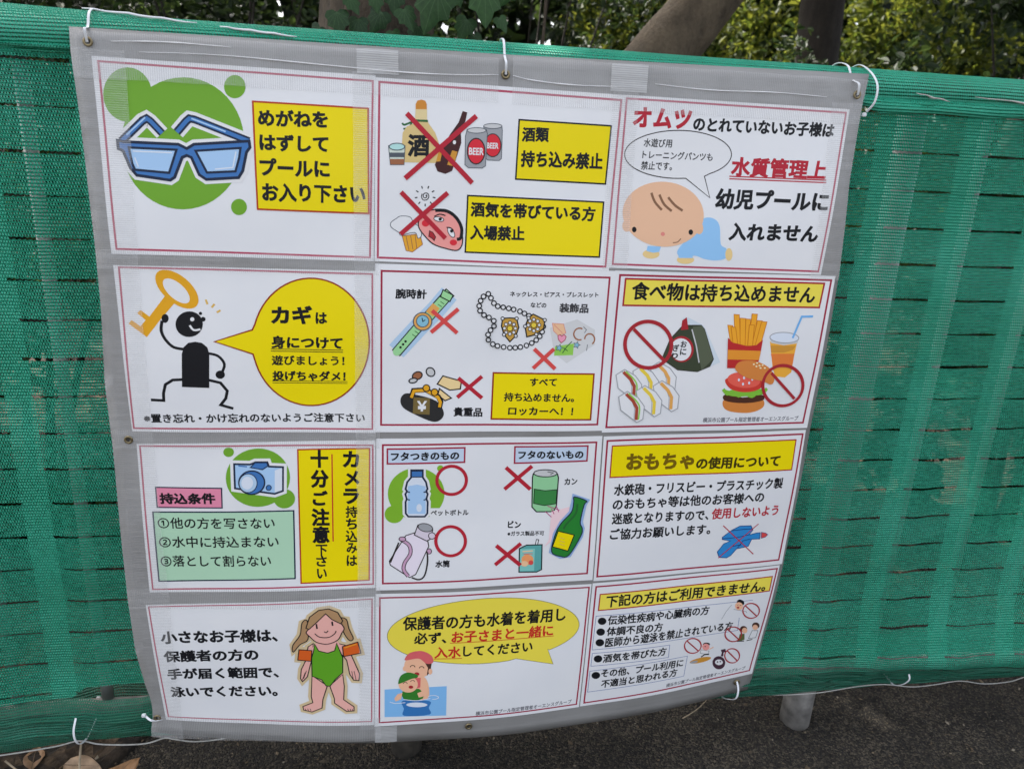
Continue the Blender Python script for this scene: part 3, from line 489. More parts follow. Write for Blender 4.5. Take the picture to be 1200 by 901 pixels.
('t','k',2,'持ち込めません。',[2304,2317,3608,2332,166]),'lettering',('t','k',2,'ロッカーへ！！',[2395,2582,3609,2590,161]),],6:['border_line',('l','br2',1,365,'p',[94,77,4130,78,4088,2858,78,2870]),'header_panel',
('f','py','rd3',325,'p',[201,139,4005,141,3982,588,198,612]),'lettering',('t','k',2,'食べ物は持ち込めません',[335,352,3869,354,329]),'sandwich_picture',
('f','wh','gy',162,'p',[821,1736,977,1635,1197,1751,1337,1916,1337,2160,1227,2223,887,1986]),('l','gy',0,122,'p',[933,1674,1074,1798,1147,1947,1164,2168]),('l','or3',0,609,'p',[958,1682,1108,1814,1195,1947,1206,2176]),
('f','wh','gy',162,'p',[493,1814,649,1713,867,1829,1004,1994,1003,2238,893,2301,557,2063]),('l','gy',0,122,'p',[605,1752,745,1876,816,2025,831,2245]),('l','yd',0,609,'p',[630,1760,778,1892,864,2025,872,2253]),
('f','wh','gy',162,'p',[178,1880,333,1780,549,1896,684,2060,681,2303,572,2366,240,2129]),('l','gy',0,122,'p',[289,1818,427,1942,497,2090,510,2310]),('l','bro2',0,609,'p',[314,1826,460,1958,544,2091,551,2318]),
('l','lgr',0,284,'s',[360,1818,506,1942,594,2075,594,2311]),('f','wh','gy',162,'p',[910,2088,1067,1986,1290,2105,1432,2272,1434,2521,1323,2584,978,2341]),('l','gy',0,122,'p',[1024,2025,1167,2152,1241,2303,1259,2527]),
('l','or3',0,609,'p',[1049,2033,1201,2168,1289,2303,1300,2536]),('f','wh','gy',162,'p',[589,2181,746,2079,966,2198,1106,2366,1106,2614,995,2677,655,2434]),('l','gy',0,122,'p',[702,2118,843,2245,916,2396,932,2620]),
('l','yd',0,609,'p',[727,2126,877,2261,964,2397,974,2629]),('f','wh','gy',162,'p',[263,2289,419,2188,638,2307,775,2475,773,2723,663,2786,326,2542]),('l','gy',0,122,'p',[375,2227,515,2354,586,2505,601,2729]),
('l','bro2',0,609,'p',[400,2235,548,2370,634,2505,642,2737]),('l','lgr',0,284,'s',[447,2227,595,2354,684,2490,685,2730]),'rice_ball_picture',
('f','fil','',0,'p',[1340,822,1450,813,1723,938,1792,1014,2157,1632,1964,1719,1796,1672,1390,980]),('f','og','dk',122,'p',[1355,950,1704,946,1777,1021,2018,1573,1963,1711,1733,1813,1345,1782,1022,1577,1140,1211]),
('f','og2','',0,'p',[1541,978,1717,957,1778,1029,2010,1573,1810,1782]),('f','rd3','',0,'p',[1330,867,1409,806,1467,1025,1326,1042]),('l','lgy',0,244,'p',[1534,1024,1651,1322,1743,1641]),
('f','rd3','',0,'e',[1379,1394,231,-2,29,243,32]),('f','wh','',0,'e',[1368,1401,196,-2,25,208,32]),('t','k',2,'お',[1349,1301,1468,1301,123]),('t','k',2,'に',[1353,1440,1473,1439,124]),
('t','k',2,'ぎ',[1210,1372,1329,1371,131]),('t','k',2,'り',[1202,1518,1322,1518,108]),'fries_picture',('f','fry','fry2',122,'p',[2216,940,2314,946,2428,1325,2330,1326]),
('f','fry','fry2',122,'p',[2313,740,2419,746,2518,1324,2412,1325]),('f','fry','fry2',122,'p',[2444,807,2550,813,2617,1324,2510,1324]),('f','fry','fry2',122,'p',[2559,820,2649,827,2699,1323,2608,1324]),
('f','fry','fry2',122,'p',[2667,727,2774,733,2773,1323,2666,1323]),('f','fry','fry2',122,'p',[2791,848,2890,855,2839,1322,2740,1323]),('f','fry','fry2',122,'p',[2875,866,2983,873,2913,1322,2806,1322]),
('f','fry','fry2',122,'p',[2285,970,2375,976,2465,1325,2375,1325]),('f','fry','fry2',122,'p',[2640,927,2739,934,2756,1323,2658,1323]),
('f','frr','',0,'p',[2248,1171,2350,1259,2645,1323,2828,1307,2948,1204,2940,1412,2927,1591,2885,1750,2304,1742]),('f','ob2','',0,'p',[2275,1396,2940,1416,2927,1591,2288,1576]),'drink_cup_picture',
('f','dr1','',0,'p',[3099,1242,3652,1250,3635,1509,3634,1832,3519,1933,3316,1912,3233,1750]),('f','dr2','',0,'p',[3153,1471,3632,1469,3635,1743,3243,1734]),
('f','ob','',0,'p',[3123,1313,3635,1318,3594,1397,3414,1450,3154,1451]),('f','lgy','',0,'p',[3085,1156,3670,1159,3660,1270,3390,1311,3124,1265]),('f','vl','gy',162,'e',[3378,1165,293,7,13,99,28]),
('l','stb',0,406,'p',[3546,1172,3664,767,3887,756]),'hamburger_picture',('f','bun','',0,'s',[2317,2384,2464,2333,2975,2358,3157,2381,3165,2526,2933,2622,2590,2609,2377,2536]),
('f','pat','',0,'s',[2348,2251,2714,2315,3096,2269,3140,2381,2753,2430,2353,2373]),('f','lgr2','',0,'s',[2304,2150,2442,2183,2775,2169,3175,2155,3128,2257,2899,2284,2669,2298,2456,2280,2331,2222]),
('l','lgr2',0,650,'s',[2287,2150,2388,2239,2485,2191,2624,2281,2743,2234,2901,2296,3013,2203,3119,2204,3186,2147]),('f','tom','',0,'s',[2343,1929,3053,1931,3070,2114,2886,2202,2612,2200,2390,2110]),
('f','tom2','',0,'e',[2682,1974,338,30,10,152,28]),('f','vl','',0,'e',[2577,1970,21,0,4,28,28]),('f','vl','',0,'e',[2675,1930,21,0,4,28,28]),('f','vl','',0,'e',[2795,2031,21,0,4,28,28]),
('f','vl','',0,'e',[2673,2051,21,0,4,28,28]),('f','vl','',0,'e',[2847,1959,21,0,5,28,28]),('f','bun','',0,'s',[2465,1718,2565,1611,2863,1611,3160,1742,3296,1944,3257,2066,3042,1992,2747,1934,2520,1814]),
('f','ss','',0,'e',[2831,1670,21,0,2,16,28]),('f','ss','',0,'e',[2894,1646,21,0,2,16,28]),('f','ss','',0,'e',[2951,1694,21,0,2,16,28]),('f','ss','',0,'e',[3013,1686,21,0,2,16,28]),
('f','ss','',0,'e',[2891,1710,21,0,2,16,28]),('f','ss','',0,'e',[3068,1742,21,0,3,16,28]),('f','ss','',0,'e',[2980,1742,21,0,3,16,28]),'prohibition_sign',('l','rd3',1,690,'e',[738,1321,439,-3,44,427,40]),
('l','rd3',0,621,'p',[437,1037,1074,1615]),'prohibition_sign',('l','rd3',1,609,'e',[3506,2096,420,2,71,402,40]),('l','rd3',0,548,'p',[3219,1839,3800,2359]),'lettering',
('t','k2',1,'横浜市公園プール指定管理者オーエンスグループ',[1972,2756,3966,2762,100]),],7:['border_line',('l','br1',1,308,'p',[55,41,4153,96,4159,2886,63,2906]),'pink_panel',('f','pnk','nv',231,'p',[272,824,1431,853,1425,1234,275,1213]),
'lettering',('t','k',4,'持込条件',[324,1042,1312,1051,218]),'green_panel',('f','gpn','nv',269,'p',[193,1305,2700,1328,2694,2710,190,2732]),'lettering',('t','k',1,'①他の方を写さない',[261,1519,2353,1561,230]),'lettering',
('t','k',1,'②水中に持込まない',[256,1908,2412,1938,234]),'lettering',('t','k',1,'③落として割らない',[253,2305,2259,2328,239]),'green_blob',('f','gr','',0,'e',[2082,673,569,12,-18,556,40]),('f','gr','',0,'e',[2540,1087,192,5,-5,189,28]),
('f','gr','',0,'e',[1581,174,93,2,-4,89,28]),'camera_picture',('f','wh','wh',1385,'p',[1669,398,1951,412,2046,373,2254,378,2278,460,2529,478,2517,932,2370,983,1669,858]),
('f','lb','nv',346,'p',[1669,398,1951,412,2046,373,2254,378,2278,460,2529,478,2517,932,2370,983,1669,858]),('f','vl','',0,'p',[2382,536,2513,490,2502,919,2370,958]),
('f','bl','nv',192,'p',[1952,469,2038,381,2246,386,2263,451,2163,515]),('l','bl',0,231,'p',[1743,432,1893,452]),('f','bl','nv',269,'e',[1969,757,228,5,-8,223,28]),('f','lb2','nv',154,'e',[1904,764,159,4,-7,178,28]),
('f','vl','lb2',115,'e',[1889,760,110,2,-5,128,28]),('f','bl','nv',154,'e',[2266,863,46,1,-2,49,28]),'yellow_panel',('f','ye','or',269,'p',[2799,158,4095,152,4082,2802,2803,2813]),'vertical_lettering',
('t','k',3,'カ',[3600,352,3903,360,319]),('t','k',3,'メ',[3628,716,3909,724,299]),('t','k',3,'ラ',[3609,1075,3900,1084,312]),('t','k',2,'持',[3646,1386,3867,1393,239]),('t','k',2,'ち',[3651,1630,3858,1637,224]),
('t','k',2,'込',[3641,1881,3864,1889,244]),('t','k',2,'み',[3659,2126,3859,2133,220]),('t','k',2,'は',[3657,2382,3858,2389,222]),'vertical_lettering',('t','k',4,'十',[3021,334,3344,342,343]),
('t','k',4,'分',[3018,716,3351,725,356]),('t','k',4,'ご',[3047,1092,3327,1100,303]),('t','k',4,'注',[3016,1473,3353,1483,367]),('t','k',4,'意',[3026,1826,3349,1836,355]),('t','k',2,'下',[3087,2150,3301,2157,237]),
('t','k',2,'さ',[3091,2371,3289,2377,221]),('t','k',2,'い',[3102,2629,3286,2636,205]),'red_rule',('l','rd5',0,231,'p',[3411,253,3410,1981]),],8:['border_line',('l','br2',1,340,'p',[117,119,4091,122,4079,2815,129,2830]),
'blue_heading_panel',('f','lbp','br2',303,'p',[199,194,1602,190,1602,464,201,467]),'blue_heading_panel',('f','lbp','br2',303,'p',[2534,185,3928,189,3927,483,2539,503]),'lettering',
('t','k',3,'フタつきのもの',[261,332,1503,333,158]),'lettering',('t','k',3,'フタのないもの',[2601,343,3853,352,163]),'green_blob',('f','gr2','',0,'e',[730,1053,518,10,7,502,40]),('f','gr2','',0,'e',[330,1445,174,4,1,175,28]),
('f','gr2','',0,'e',[1160,571,59,1,1,61,28]),('f','wh','',0,'p',[961,1338,1294,1347,1298,1536,983,1527]),'lettering',('t','k',2,'ペットボトル',[1000,1429,1706,1449,118]),'plastic_bottle_picture',
('f','wh','wh',1135,'p',[630,593,840,596,842,733,902,826,933,961,904,1003,938,1058,914,1154,941,1213,937,1440,890,1501,589,1494,541,1430,535,1204,556,1147,530,1050,562,996,532,954,560,820,631,730]),
('f','vl','nv',340,'p',[630,593,840,596,842,733,902,826,933,961,904,1003,938,1058,914,1154,941,1213,937,1440,890,1501,589,1494,541,1430,535,1204,556,1147,530,1050,562,996,532,954,560,820,631,730]),
('f','lb','',0,'p',[575,897,742,869,896,910,904,1447,581,1439]),('f','bl','nv',189,'p',[634,608,837,611,838,725,635,722]),('f','vl','',0,'e',[785,1326,51,2,1,79,28]),('l','nv',0,227,'p',[540,996,613,1017]),
('l','nv',0,227,'p',[934,1004,861,1021]),('l','nv',0,227,'p',[542,1146,615,1167]),('l','nv',0,227,'p',[936,1155,863,1172]),'circle_mark',('l','rd2',1,605,'e',[1374,808,273,6,6,274,40]),'water_flask_picture',
('f','lil','dk',189,'p',[546,1872,710,1817,953,1984,974,2093,740,2654,629,2716,267,2458,248,2376]),('f','lil2','dk',189,'p',[767,1664,1042,1767,994,1957,935,1987,704,1860]),
('f','gy','dk',151,'e',[905,1719,134,34,-15,77,28]),('l','dk',0,303,'p',[418,2008,267,2405]),('l','dk',0,756,'s',[462,1949,610,2065,634,2235,533,2414,516,2556,602,2690]),
('l','mv',0,454,'s',[462,1949,610,2065,634,2235,533,2414,516,2556,602,2690]),('f','mv','dk',151,'e',[484,1938,62,2,1,44,28]),('f','mv','dk',151,'e',[983,2194,45,2,1,53,28]),
('l','dk',0,303,'s',[946,2205,956,2408,908,2673,805,2763,666,2717]),('f','lil2','dk',151,'e',[1030,1886,64,2,1,64,28]),'circle_mark',('l','rd2',1,605,'e',[1382,2006,278,10,7,291,40]),'lettering',
('t','k',3,'水筒',[1103,2454,1374,2457,147]),'cross_mark',('l','rd2',0,756,'p',[2380,585,2865,1027]),('l','rd2',0,756,'p',[2875,565,2370,1014]),'green_can_picture',
('f','cg','k',227,'p',[2905,721,3370,733,3393,805,3384,1372,3331,1484,3001,1480,2911,1380,2893,792]),('f','cg2','k',151,'p',[2941,1022,3147,1060,3379,1043,3374,1324,3150,1356,2939,1309]),
('f','lgy','k',189,'e',[3138,711,223,6,3,71,28]),('l','dk',0,151,'p',[3175,681,3291,703,3235,737]),'lettering',('t','k',2,'カン',[3514,888,3767,887,135]),'pink_burst',
('f','ppk','',0,'p',[3292,1482,3640,1394,3610,1906,3380,2040,3192,2197,3271,2056]),('l','mg',0,151,'p',[3175,1478,3298,1596]),('l','mg',0,151,'p',[3289,1422,3346,1533]),('l','mg',0,151,'p',[3376,1364,3438,1496]),
('l','mg',0,151,'p',[3209,1366,3447,1456]),'green_bottle_picture',
('f','hal','hal',983,'p',[3727,1195,3969,1285,3926,1365,3868,1711,3916,1846,3894,2003,3685,2392,3519,2412,3335,2301,3394,1937,3501,1715,3685,1498,3717,1296]),
('f','gbt','nv',227,'s',[3727,1195,3969,1285,3926,1365,3868,1711,3916,1846,3894,2003,3685,2392,3519,2412,3335,2301,3394,1937,3501,1715,3685,1498,3717,1296]),
('f','ye','k',189,'p',[3443,1882,3764,1972,3656,2301,3349,2201]),('l','gn2',0,378,'s',[3794,1339,3767,1542,3600,1740,3547,1841]),('l','go2',0,113,'p',[3478,2016,3578,2050]),('l','go2',0,113,'p',[3481,2083,3582,2117]),
('l','go2',0,113,'p',[3485,2149,3586,2184]),'lettering',('t','k',3,'ビン',[2461,1714,2715,1732,146]),'lettering',('t','k',2,'※ガラス製品不可',[2460,1905,3170,1919,98]),'juice_carton_picture',
('l','k',0,605,'p',[3026,2189,3051,2037]),('l','wh',0,303,'p',[3029,2168,3047,2053]),('f','tl','k',227,'p',[2704,2215,2837,2151,3142,2153,3156,2678,3060,2724,2713,2704]),
('f','tl2','',0,'p',[2716,2228,3005,2229,3011,2695,2728,2688]),('f','or4','',0,'e',[2870,2452,118,6,5,109,28]),('f','pch','',0,'e',[2815,2533,71,4,2,59,28]),('f','rd4','',0,'e',[2940,2518,47,2,2,50,28]),
('l','pch',0,227,'p',[2765,2280,2968,2273]),('l','rd4',0,151,'p',[2787,2331,2963,2331]),'cross_mark',('l','rd2',0,756,'p',[2250,2133,2738,2562]),('l','rd2',0,756,'p',[2727,2113,2241,2524]),],9:['border_line',
('l','br2',1,360,'p',[79,88,4146,85,4098,2859,69,2874]),'header_panel',('f','ye','rd3',240,'p',[185,192,4015,196,4016,820,182,816]),'lettering',('t','olv',4,'おもちゃ',[487,531,1882,550,344]),'lettering',
('t','dol',3,'の使用について',[1927,601,3725,610,254]),'lettering',('t','k',2,'水鉄砲・フリスビー・プラスチック製',[280,1074,3868,1087,241]),'lettering',('t','k',2,'のおもちゃ等は他のお客様への',[276,1365,3487,1367,235]),'lettering',
('t','k',2,'迷惑となりますので、',[275,1660,2321,1689,236]),'lettering',('t','rd2',2,'使用しないよう',[2379,1672,3868,1682,246]),'lettering',('t','k',2,'ご協力お願いします。',[262,1981,2403,2009,240]),'water_gun_picture',
('f','wg','bl2',160,'p',[2688,2210,2881,2060,3044,1981,3296,1992,3355,2096,3287,2200,3443,2171,3536,2170,3553,2315,3364,2307,3313,2464,3053,2504,2947,2643,2858,2695,2687,2671,2626,2539,2743,2364,2876,2309,2695,2261]),
('l','bl2',0,160,'p',[2701,2245,3033,2238,3319,2190]),('l','bl2',0,160,'p',[2883,2073,3131,2062,3342,2066]),('l','bl2',0,200,'p',[2958,2433,3144,2415]),('l','bl2',0,160,'p',[3071,2485,3172,2325,3337,2296]),
('f','rd4','bl2',120,'p',[3561,2163,3659,2188,3722,2232,3676,2283,3585,2301]),'cross_mark',('l','rd2',0,200,'p',[2668,1946,3461,2658]),('l','rd2',0,200,'p',[3459,1963,2667,2681]),],10:['border_line',
('l','br1',1,268,'p',[48,49,4154,53,4150,2881,61,2880]),'lettering',('t','k',3,'小さなお子様は、',[179,791,2370,759,317]),'lettering',('t','k',3,'保護者の方の',[177,1265,1979,1223,297]),'lettering',
('t','k',3,'手が届く範囲で、',[192,1718,2343,1653,291]),'lettering',('t','k',3,'泳いでください。',[190,2194,2291,2119,288]),'girl_picture',
('f','hal2','hal2',1304,'p',[2957,634,3056,456,3285,278,3450,387,3572,551,3623,667,3576,764,3498,916,3306,999,3098,944,2970,800,2909,714]),
('f','hal2','hal2',1304,'p',[2909,609,2984,362,3156,222,3342,201,3508,291,3599,485,3561,550,3393,437,3284,305,3130,469,2968,634]),
('f','hal2','hal2',1304,'p',[2937,450,2838,491,2791,765,2645,1002,2646,1162,2782,988,2938,863]),('f','hal2','hal2',1304,'p',[3558,438,3671,466,3714,672,3795,903,3719,945,3607,734]),
('f','hal2','hal2',1304,'p',[3033,969,2932,1049,2874,1376,2782,1588,2758,1805,2794,1883,2891,1768,2945,1545,2999,1333]),
('f','hal2','hal2',1304,'p',[3477,988,3648,1056,3761,1315,3844,1552,3913,1743,3897,1893,3795,1880,3718,1735,3663,1404,3569,1261]),
('f','hal2','hal2',1304,'p',[2985,1737,2953,2246,2979,2394,2778,2492,2790,2577,2956,2622,3158,2524,3179,2322,3275,1989]),
('f','hal2','hal2',1304,'p',[3322,1990,3581,1730,3608,2017,3592,2330,3797,2505,3796,2603,3647,2609,3411,2409,3410,2302]),('f','hal2','hal2',1304,'p',[2759,1104,3001,1136,2981,1389,2726,1353]),
('f','hal2','hal2',1304,'p',[3587,1076,3879,990,3939,1250,3607,1309]),('f','hal2','hal2',1304,'p',[3177,827,3423,839,3572,1076,3581,1730,3303,1961,2985,1737,2998,1098]),
('f','hr','k',192,'s',[2937,450,2838,491,2791,765,2645,1002,2646,1162,2782,988,2938,863]),('f','hr','k',192,'s',[3558,438,3671,466,3714,672,3795,903,3719,945,3607,734]),
('f','pk4','k',192,'p',[3033,969,2932,1049,2874,1376,2782,1588,2758,1805,2794,1883,2891,1768,2945,1545,2999,1333]),
('f','pk4','k',192,'p',[3477,988,3648,1056,3761,1315,3844,1552,3913,1743,3897,1893,3795,1880,3718,1735,3663,1404,3569,1261]),
('f','pk4','k',192,'p',[2985,1737,2953,2246,2979,2394,2778,2492,2790,2577,2956,2622,3158,2524,3179,2322,3275,1989]),
('f','pk4','k',192,'p',[3322,1990,3581,1730,3608,2017,3592,2330,3797,2505,3796,2603,3647,2609,3411,2409,3410,2302]),('f','pk4','',0,'p',[3177,827,3423,839,3572,1076,3581,1730,3303,1961,2985,1737,2998,1098]),
('f','sg','k',192,'p',[3059,984,3130,1150,3301,1212,3436,1162,3477,988,3532,1166,3587,1331,3582,1692,3443,1830,3329,2000,3251,1988,3169,1842,2985,1751,2992,1309,3035,1146]),
('f','pk4','k',192,'s',[2957,634,3056,456,3285,278,3450,387,3572,551,3623,667,3576,764,3498,916,3306,999,3098,944,2970,800,2909,714]),
('f','hr','k',192,'p',[2909,609,2984,362,3156,222,3342,201,3508,291,3599,485,3561,550,3393,437,3284,305,3130,469,2968,634]),('f','ob3','k',192,'p',[2759,1104,3001,1136,2981,1389,2726,1353]),
('f','ob3','k',192,'p',[3587,1076,3879,990,3939,1250,3607,1309]),('l','ob2',0,307,'p',[3625,1106,3856,1034]),('l','k',0,307,'p',[3106,522,3115,632]),('l','k',0,307,'p',[3400,487,3409,583]),
('l','k',0,192,'s',[3244,707,3289,732,3320,688]),('l','k',0,192,'s',[3070,740,3158,827,3328,843,3443,767,3471,704]),('l','k',0,115,'p',[2820,1806,2881,1615]),('l','k',0,115,'p',[2787,1853,2856,1662]),
('l','k',0,115,'p',[3787,1856,3758,1666]),('l','k',0,115,'p',[3842,1882,3804,1668]),('l','k',0,115,'p',[2823,2542,2841,2592]),('l','k',0,115,'p',[2871,2542,2889,2592]),('l','k',0,115,'p',[2919,2542,2937,2592]),
('l','k',0,115,'p',[3668,2551,3688,2600]),('l','k',0,115,'p',[3716,2552,3736,2601]),('l','k',0,115,'p',[3756,2553,3776,2602]),],11:['border_line',('l','br2',1,309,'p',[83,85,4155,75,4137,2886,94,2882]),'speech_balloon',
('f','py2','ol2',116,'p',[4022,904,4025,957,4018,1010,4002,1063,3975,1114,3939,1164,3894,1213,3840,1259,3776,1304,3704,1347,3624,1387,3536,1425,3441,1460,3410,1438,3549,1800,2770,1587,2623,1619,2492,1629,2359,1635,2226,1638,2092,1638,1958,1634,1825,1628,1695,1617,1566,1604,1441,1588,1319,1568,1201,1546,1088,1521,980,1493,878,1462,782,1429,693,1394,610,1356,535,1316,468,1274,408,1231,357,1186,314,1139,280,1092,254,1043,237,994,229,945,230,895,240,845,259,795,286,746,321,697,365,650,418,603,478,558,545,515,620,473,702,433,791,396,885,361,986,328,1092,299,1202,272,1317,248,1436,228,1558,211,1683,197,1810,187,1939,180,2069,177,2200,177,2330,182,2459,190,2587,201,2714,216,2837,235,2958,258,3075,283,3187,312,3294,345,3396,380,3492,418,3582,459,3664,502,3739,547,3806,594,3865,643,3915,694,3956,745,3987,798,4010,851]),
'lettering',('t','k',2,'保護者の方も水着を着用し',[520,661,3729,663,318]),'lettering',('t','k',2,'必ず、',[739,1002,1369,1002,266]),'lettering',('t','rd5',2,'お子さまと一緒に',[1463,999,3498,1011,272]),'lettering',
('t','rd5',2,'入水',[1144,1335,1663,1351,263]),'lettering',('t','k',2,'してください',[1700,1336,3096,1344,248]),'underline',('l','rd5',0,135,'p',[1437,1136,3516,1142]),('l','rd5',0,135,'p',[1133,1478,1684,1493]),
'swimming_family_picture',('f','wt','',0,'p',[189,2126,1405,2113,1416,2811,195,2758]),('f','wt2','',0,'s',[552,2397,1071,2440,1064,2599,1083,2761,584,2758,570,2588]),
('f','skf','',0,'s',[794,1884,963,1886,1051,2101,1043,2370,804,2354]),('f','cap','',0,'p',[737,1858,888,1890,885,2112,781,2150]),('f','skf','',0,'e',[823,1639,261,58,-25,250,28]),
('f','hrd','',0,'p',[955,1541,1097,1541,1073,1769,1007,1853,1025,1677]),('f','cap','',0,'s',[573,1442,671,1317,893,1286,1082,1396,1123,1552,993,1579,841,1456,600,1487]),('f','skf','',0,'e',[1073,1760,38,2,2,66,28]),
('f','skf','',0,'e',[570,1673,33,2,1,57,28]),('l','k',0,154,'e',[726,1646,45,2,0,40,8,180,360]),('l','k',0,154,'e',[902,1679,45,2,1,40,8,180,360]),('f','rd3','',0,'e',[811,1805,49,3,1,40,28]),
('f','sgc','',0,'s',[537,2189,743,2148,887,2166,937,2376,597,2391]),('f','skf','',0,'e',[647,2031,188,11,3,187,28]),('f','sgc','',0,'s',[455,1962,505,1823,642,1760,819,1823,820,1885,701,1914,478,2008]),
('f','skf','',0,'p',[444,2242,538,2216,514,2359,409,2407,378,2342]),('f','skf','',0,'p',[828,2243,1045,2145,1041,2302,860,2344]),('l','k',0,116,'e',[590,2014,38,2,1,36,8,180,360]),
('l','k',0,116,'e',[732,1978,38,2,1,36,8,180,360]),('f','rd3','',0,'e',[701,2096,45,3,0,36,28]),('f','vl','',0,'e',[826,2514,209,15,1,55,28]),('l','vl',0,154,'e',[1145,2355,106,8,1,45,10,200,460]),
('l','vl',0,154,'s',[296,2414,410,2452,598,2445]),('l','vl',0,154,'s',[559,2370,824,2414,1089,2378]),'lettering',('t','k2',1,'横浜市公園プール指定管理者オーエンスグループ',[2010,2812,4025,2790,105]),],12:['border_line',
('l','br2',1,345,'p',[82,87,4153,80,4099,2852,84,2892]),'header_panel',('f','py','rd3',259,'p',[185,271,4073,264,4081,631,182,641]),'lettering',('t','k',2,'下記の方はご利用できません。',[323,448,3959,480,289]),'text_frame',
('l','bf',0,108,'p',[3474,1247,3505,1593,131,1564,145,770,3713,816]),'text_frame',('l','bf',1,108,'p',[144,1651,1886,1687,1904,2010,142,1964]),'text_frame',('l','bf',1,108,'p',[134,2086,2370,2070,2372,2608,137,2620]),
'bullet_dot',('f','k','',0,'e',[284,901,90,-4,19,86,28]),'bullet_dot',('f','k','',0,'e',[277,1154,91,-4,19,86,28]),'bullet_dot',('f','k','',0,'e',[283,1406,92,-3,19,88,28]),'bullet_dot',
('f','k','',0,'e',[282,1799,92,-2,19,89,28]),'bullet_dot',('f','k','',0,'e',[276,2212,94,-1,20,91,28]),'lettering',('t','k',2,'伝染性疾病や心臓病の方',[406,898,2698,934,229]),'lettering',
('t','k',2,'体調不良の方',[405,1156,1657,1197,220]),'lettering',('t','k',2,'医師から遊泳を禁止されている方',[401,1421,3349,1432,238]),'lettering',('t','k',2,'酒気を帯びた方',[389,1805,1828,1832,218]),'lettering',
('t','k',2,'その他、プール利用に',[391,2185,2298,2231,215]),'lettering',('t','k',2,'不適当と思われる方',[419,2457,2184,2460,217]),'patient_picture',('l','gy',0,129,'p',[3217,870,3117,1023,3039,1222]),
('l','gy',0,129,'p',[3284,994,3611,1101,3642,1144]),('f','k','',0,'e',[3422,841,94,47,-11,71,28]),('f','skf','',0,'e',[3401,929,98,15,21,104,28]),('f','rd3','',0,'e',[3386,964,31,5,5,24,28]),
('l','k',0,129,'p',[3351,894,3380,890]),('l','k',0,129,'p',[3420,914,3453,910]),'doctor_picture',('f','hrd','',0,'e',[3953,1542,100,19,21,92,28]),('f','skf','',0,'e',[3950,1590,72,14,18,76,28]),
('f','wh','dg',129,'p',[3890,1666,4043,1696,4034,1892,3847,1878]),('f','hrd','',0,'e',[3655,1583,93,18,19,90,28]),('f','skf','',0,'e',[3692,1628,70,13,18,80,28]),
('f','olg','',0,'p',[3591,1705,3711,1719,3749,1892,3583,1922]),('l','k',0,259,'p',[3557,1902,3744,1930]),('l','k',0,259,'p',[3814,1935,3959,1926]),'drunk_picture',
('f','wh','dg',86,'p',[2684,1963,2894,2041,2892,2146,2679,2057]),('f','k','',0,'e',[2793,1842,90,16,9,49,28]),('f','pk','',0,'e',[2792,1912,94,18,16,93,28]),('f','k','',0,'e',[2772,1895,13,2,3,15,28]),
('l','skf',0,302,'p',[2894,1993,2988,1954]),('l','k',0,345,'p',[2721,2170,2799,2118,2911,2131]),('f','ob','',0,'e',[2723,2257,264,-9,25,71,28]),('f','gy','',0,'e',[2564,2273,93,-3,12,35,28]),'poison_bottle_picture',
('f','pbt','',0,'p',[3192,2071,3307,2065,3342,2151,3283,2168,3296,2278,3228,2254,3236,2158]),('f','pbt','',0,'e',[3219,2434,170,38,38,191,28]),('f','wh','',0,'e',[3216,2419,104,23,17,82,28]),
('f','pbt','',0,'e',[3176,2400,23,5,4,21,28]),('f','pbt','',0,'e',[3249,2406,23,5,4,20,28]),'prohibition_sign',('l','rd3',1,302,'e',[3735,1103,211,35,44,205,40]),('l','rd3',0,272,'p',[3565,946,3915,1276]),
'prohibition_sign',('l','rd3',1,302,'e',[3421,1683,213,40,43,209,40]),('l','rd3',0,272,'p',[3252,1519,3598,1861]),'prohibition_sign',('l','rd3',1,302,'e',[2458,1819,207,36,33,201,40]),
('l','rd3',0,272,'p',[2296,1662,2613,1978]),'prohibition_sign',('l','rd3',1,302,'e',[3528,2304,197,44,44,209,40]),('l','rd3',0,272,'p',[3364,2126,3695,2478]),'lettering',
('t','k2',1,'横浜市公園プール指定管理者オーエンスグループ',[1966,2774,3961,2738,104]),],
}
TEXTS = {}
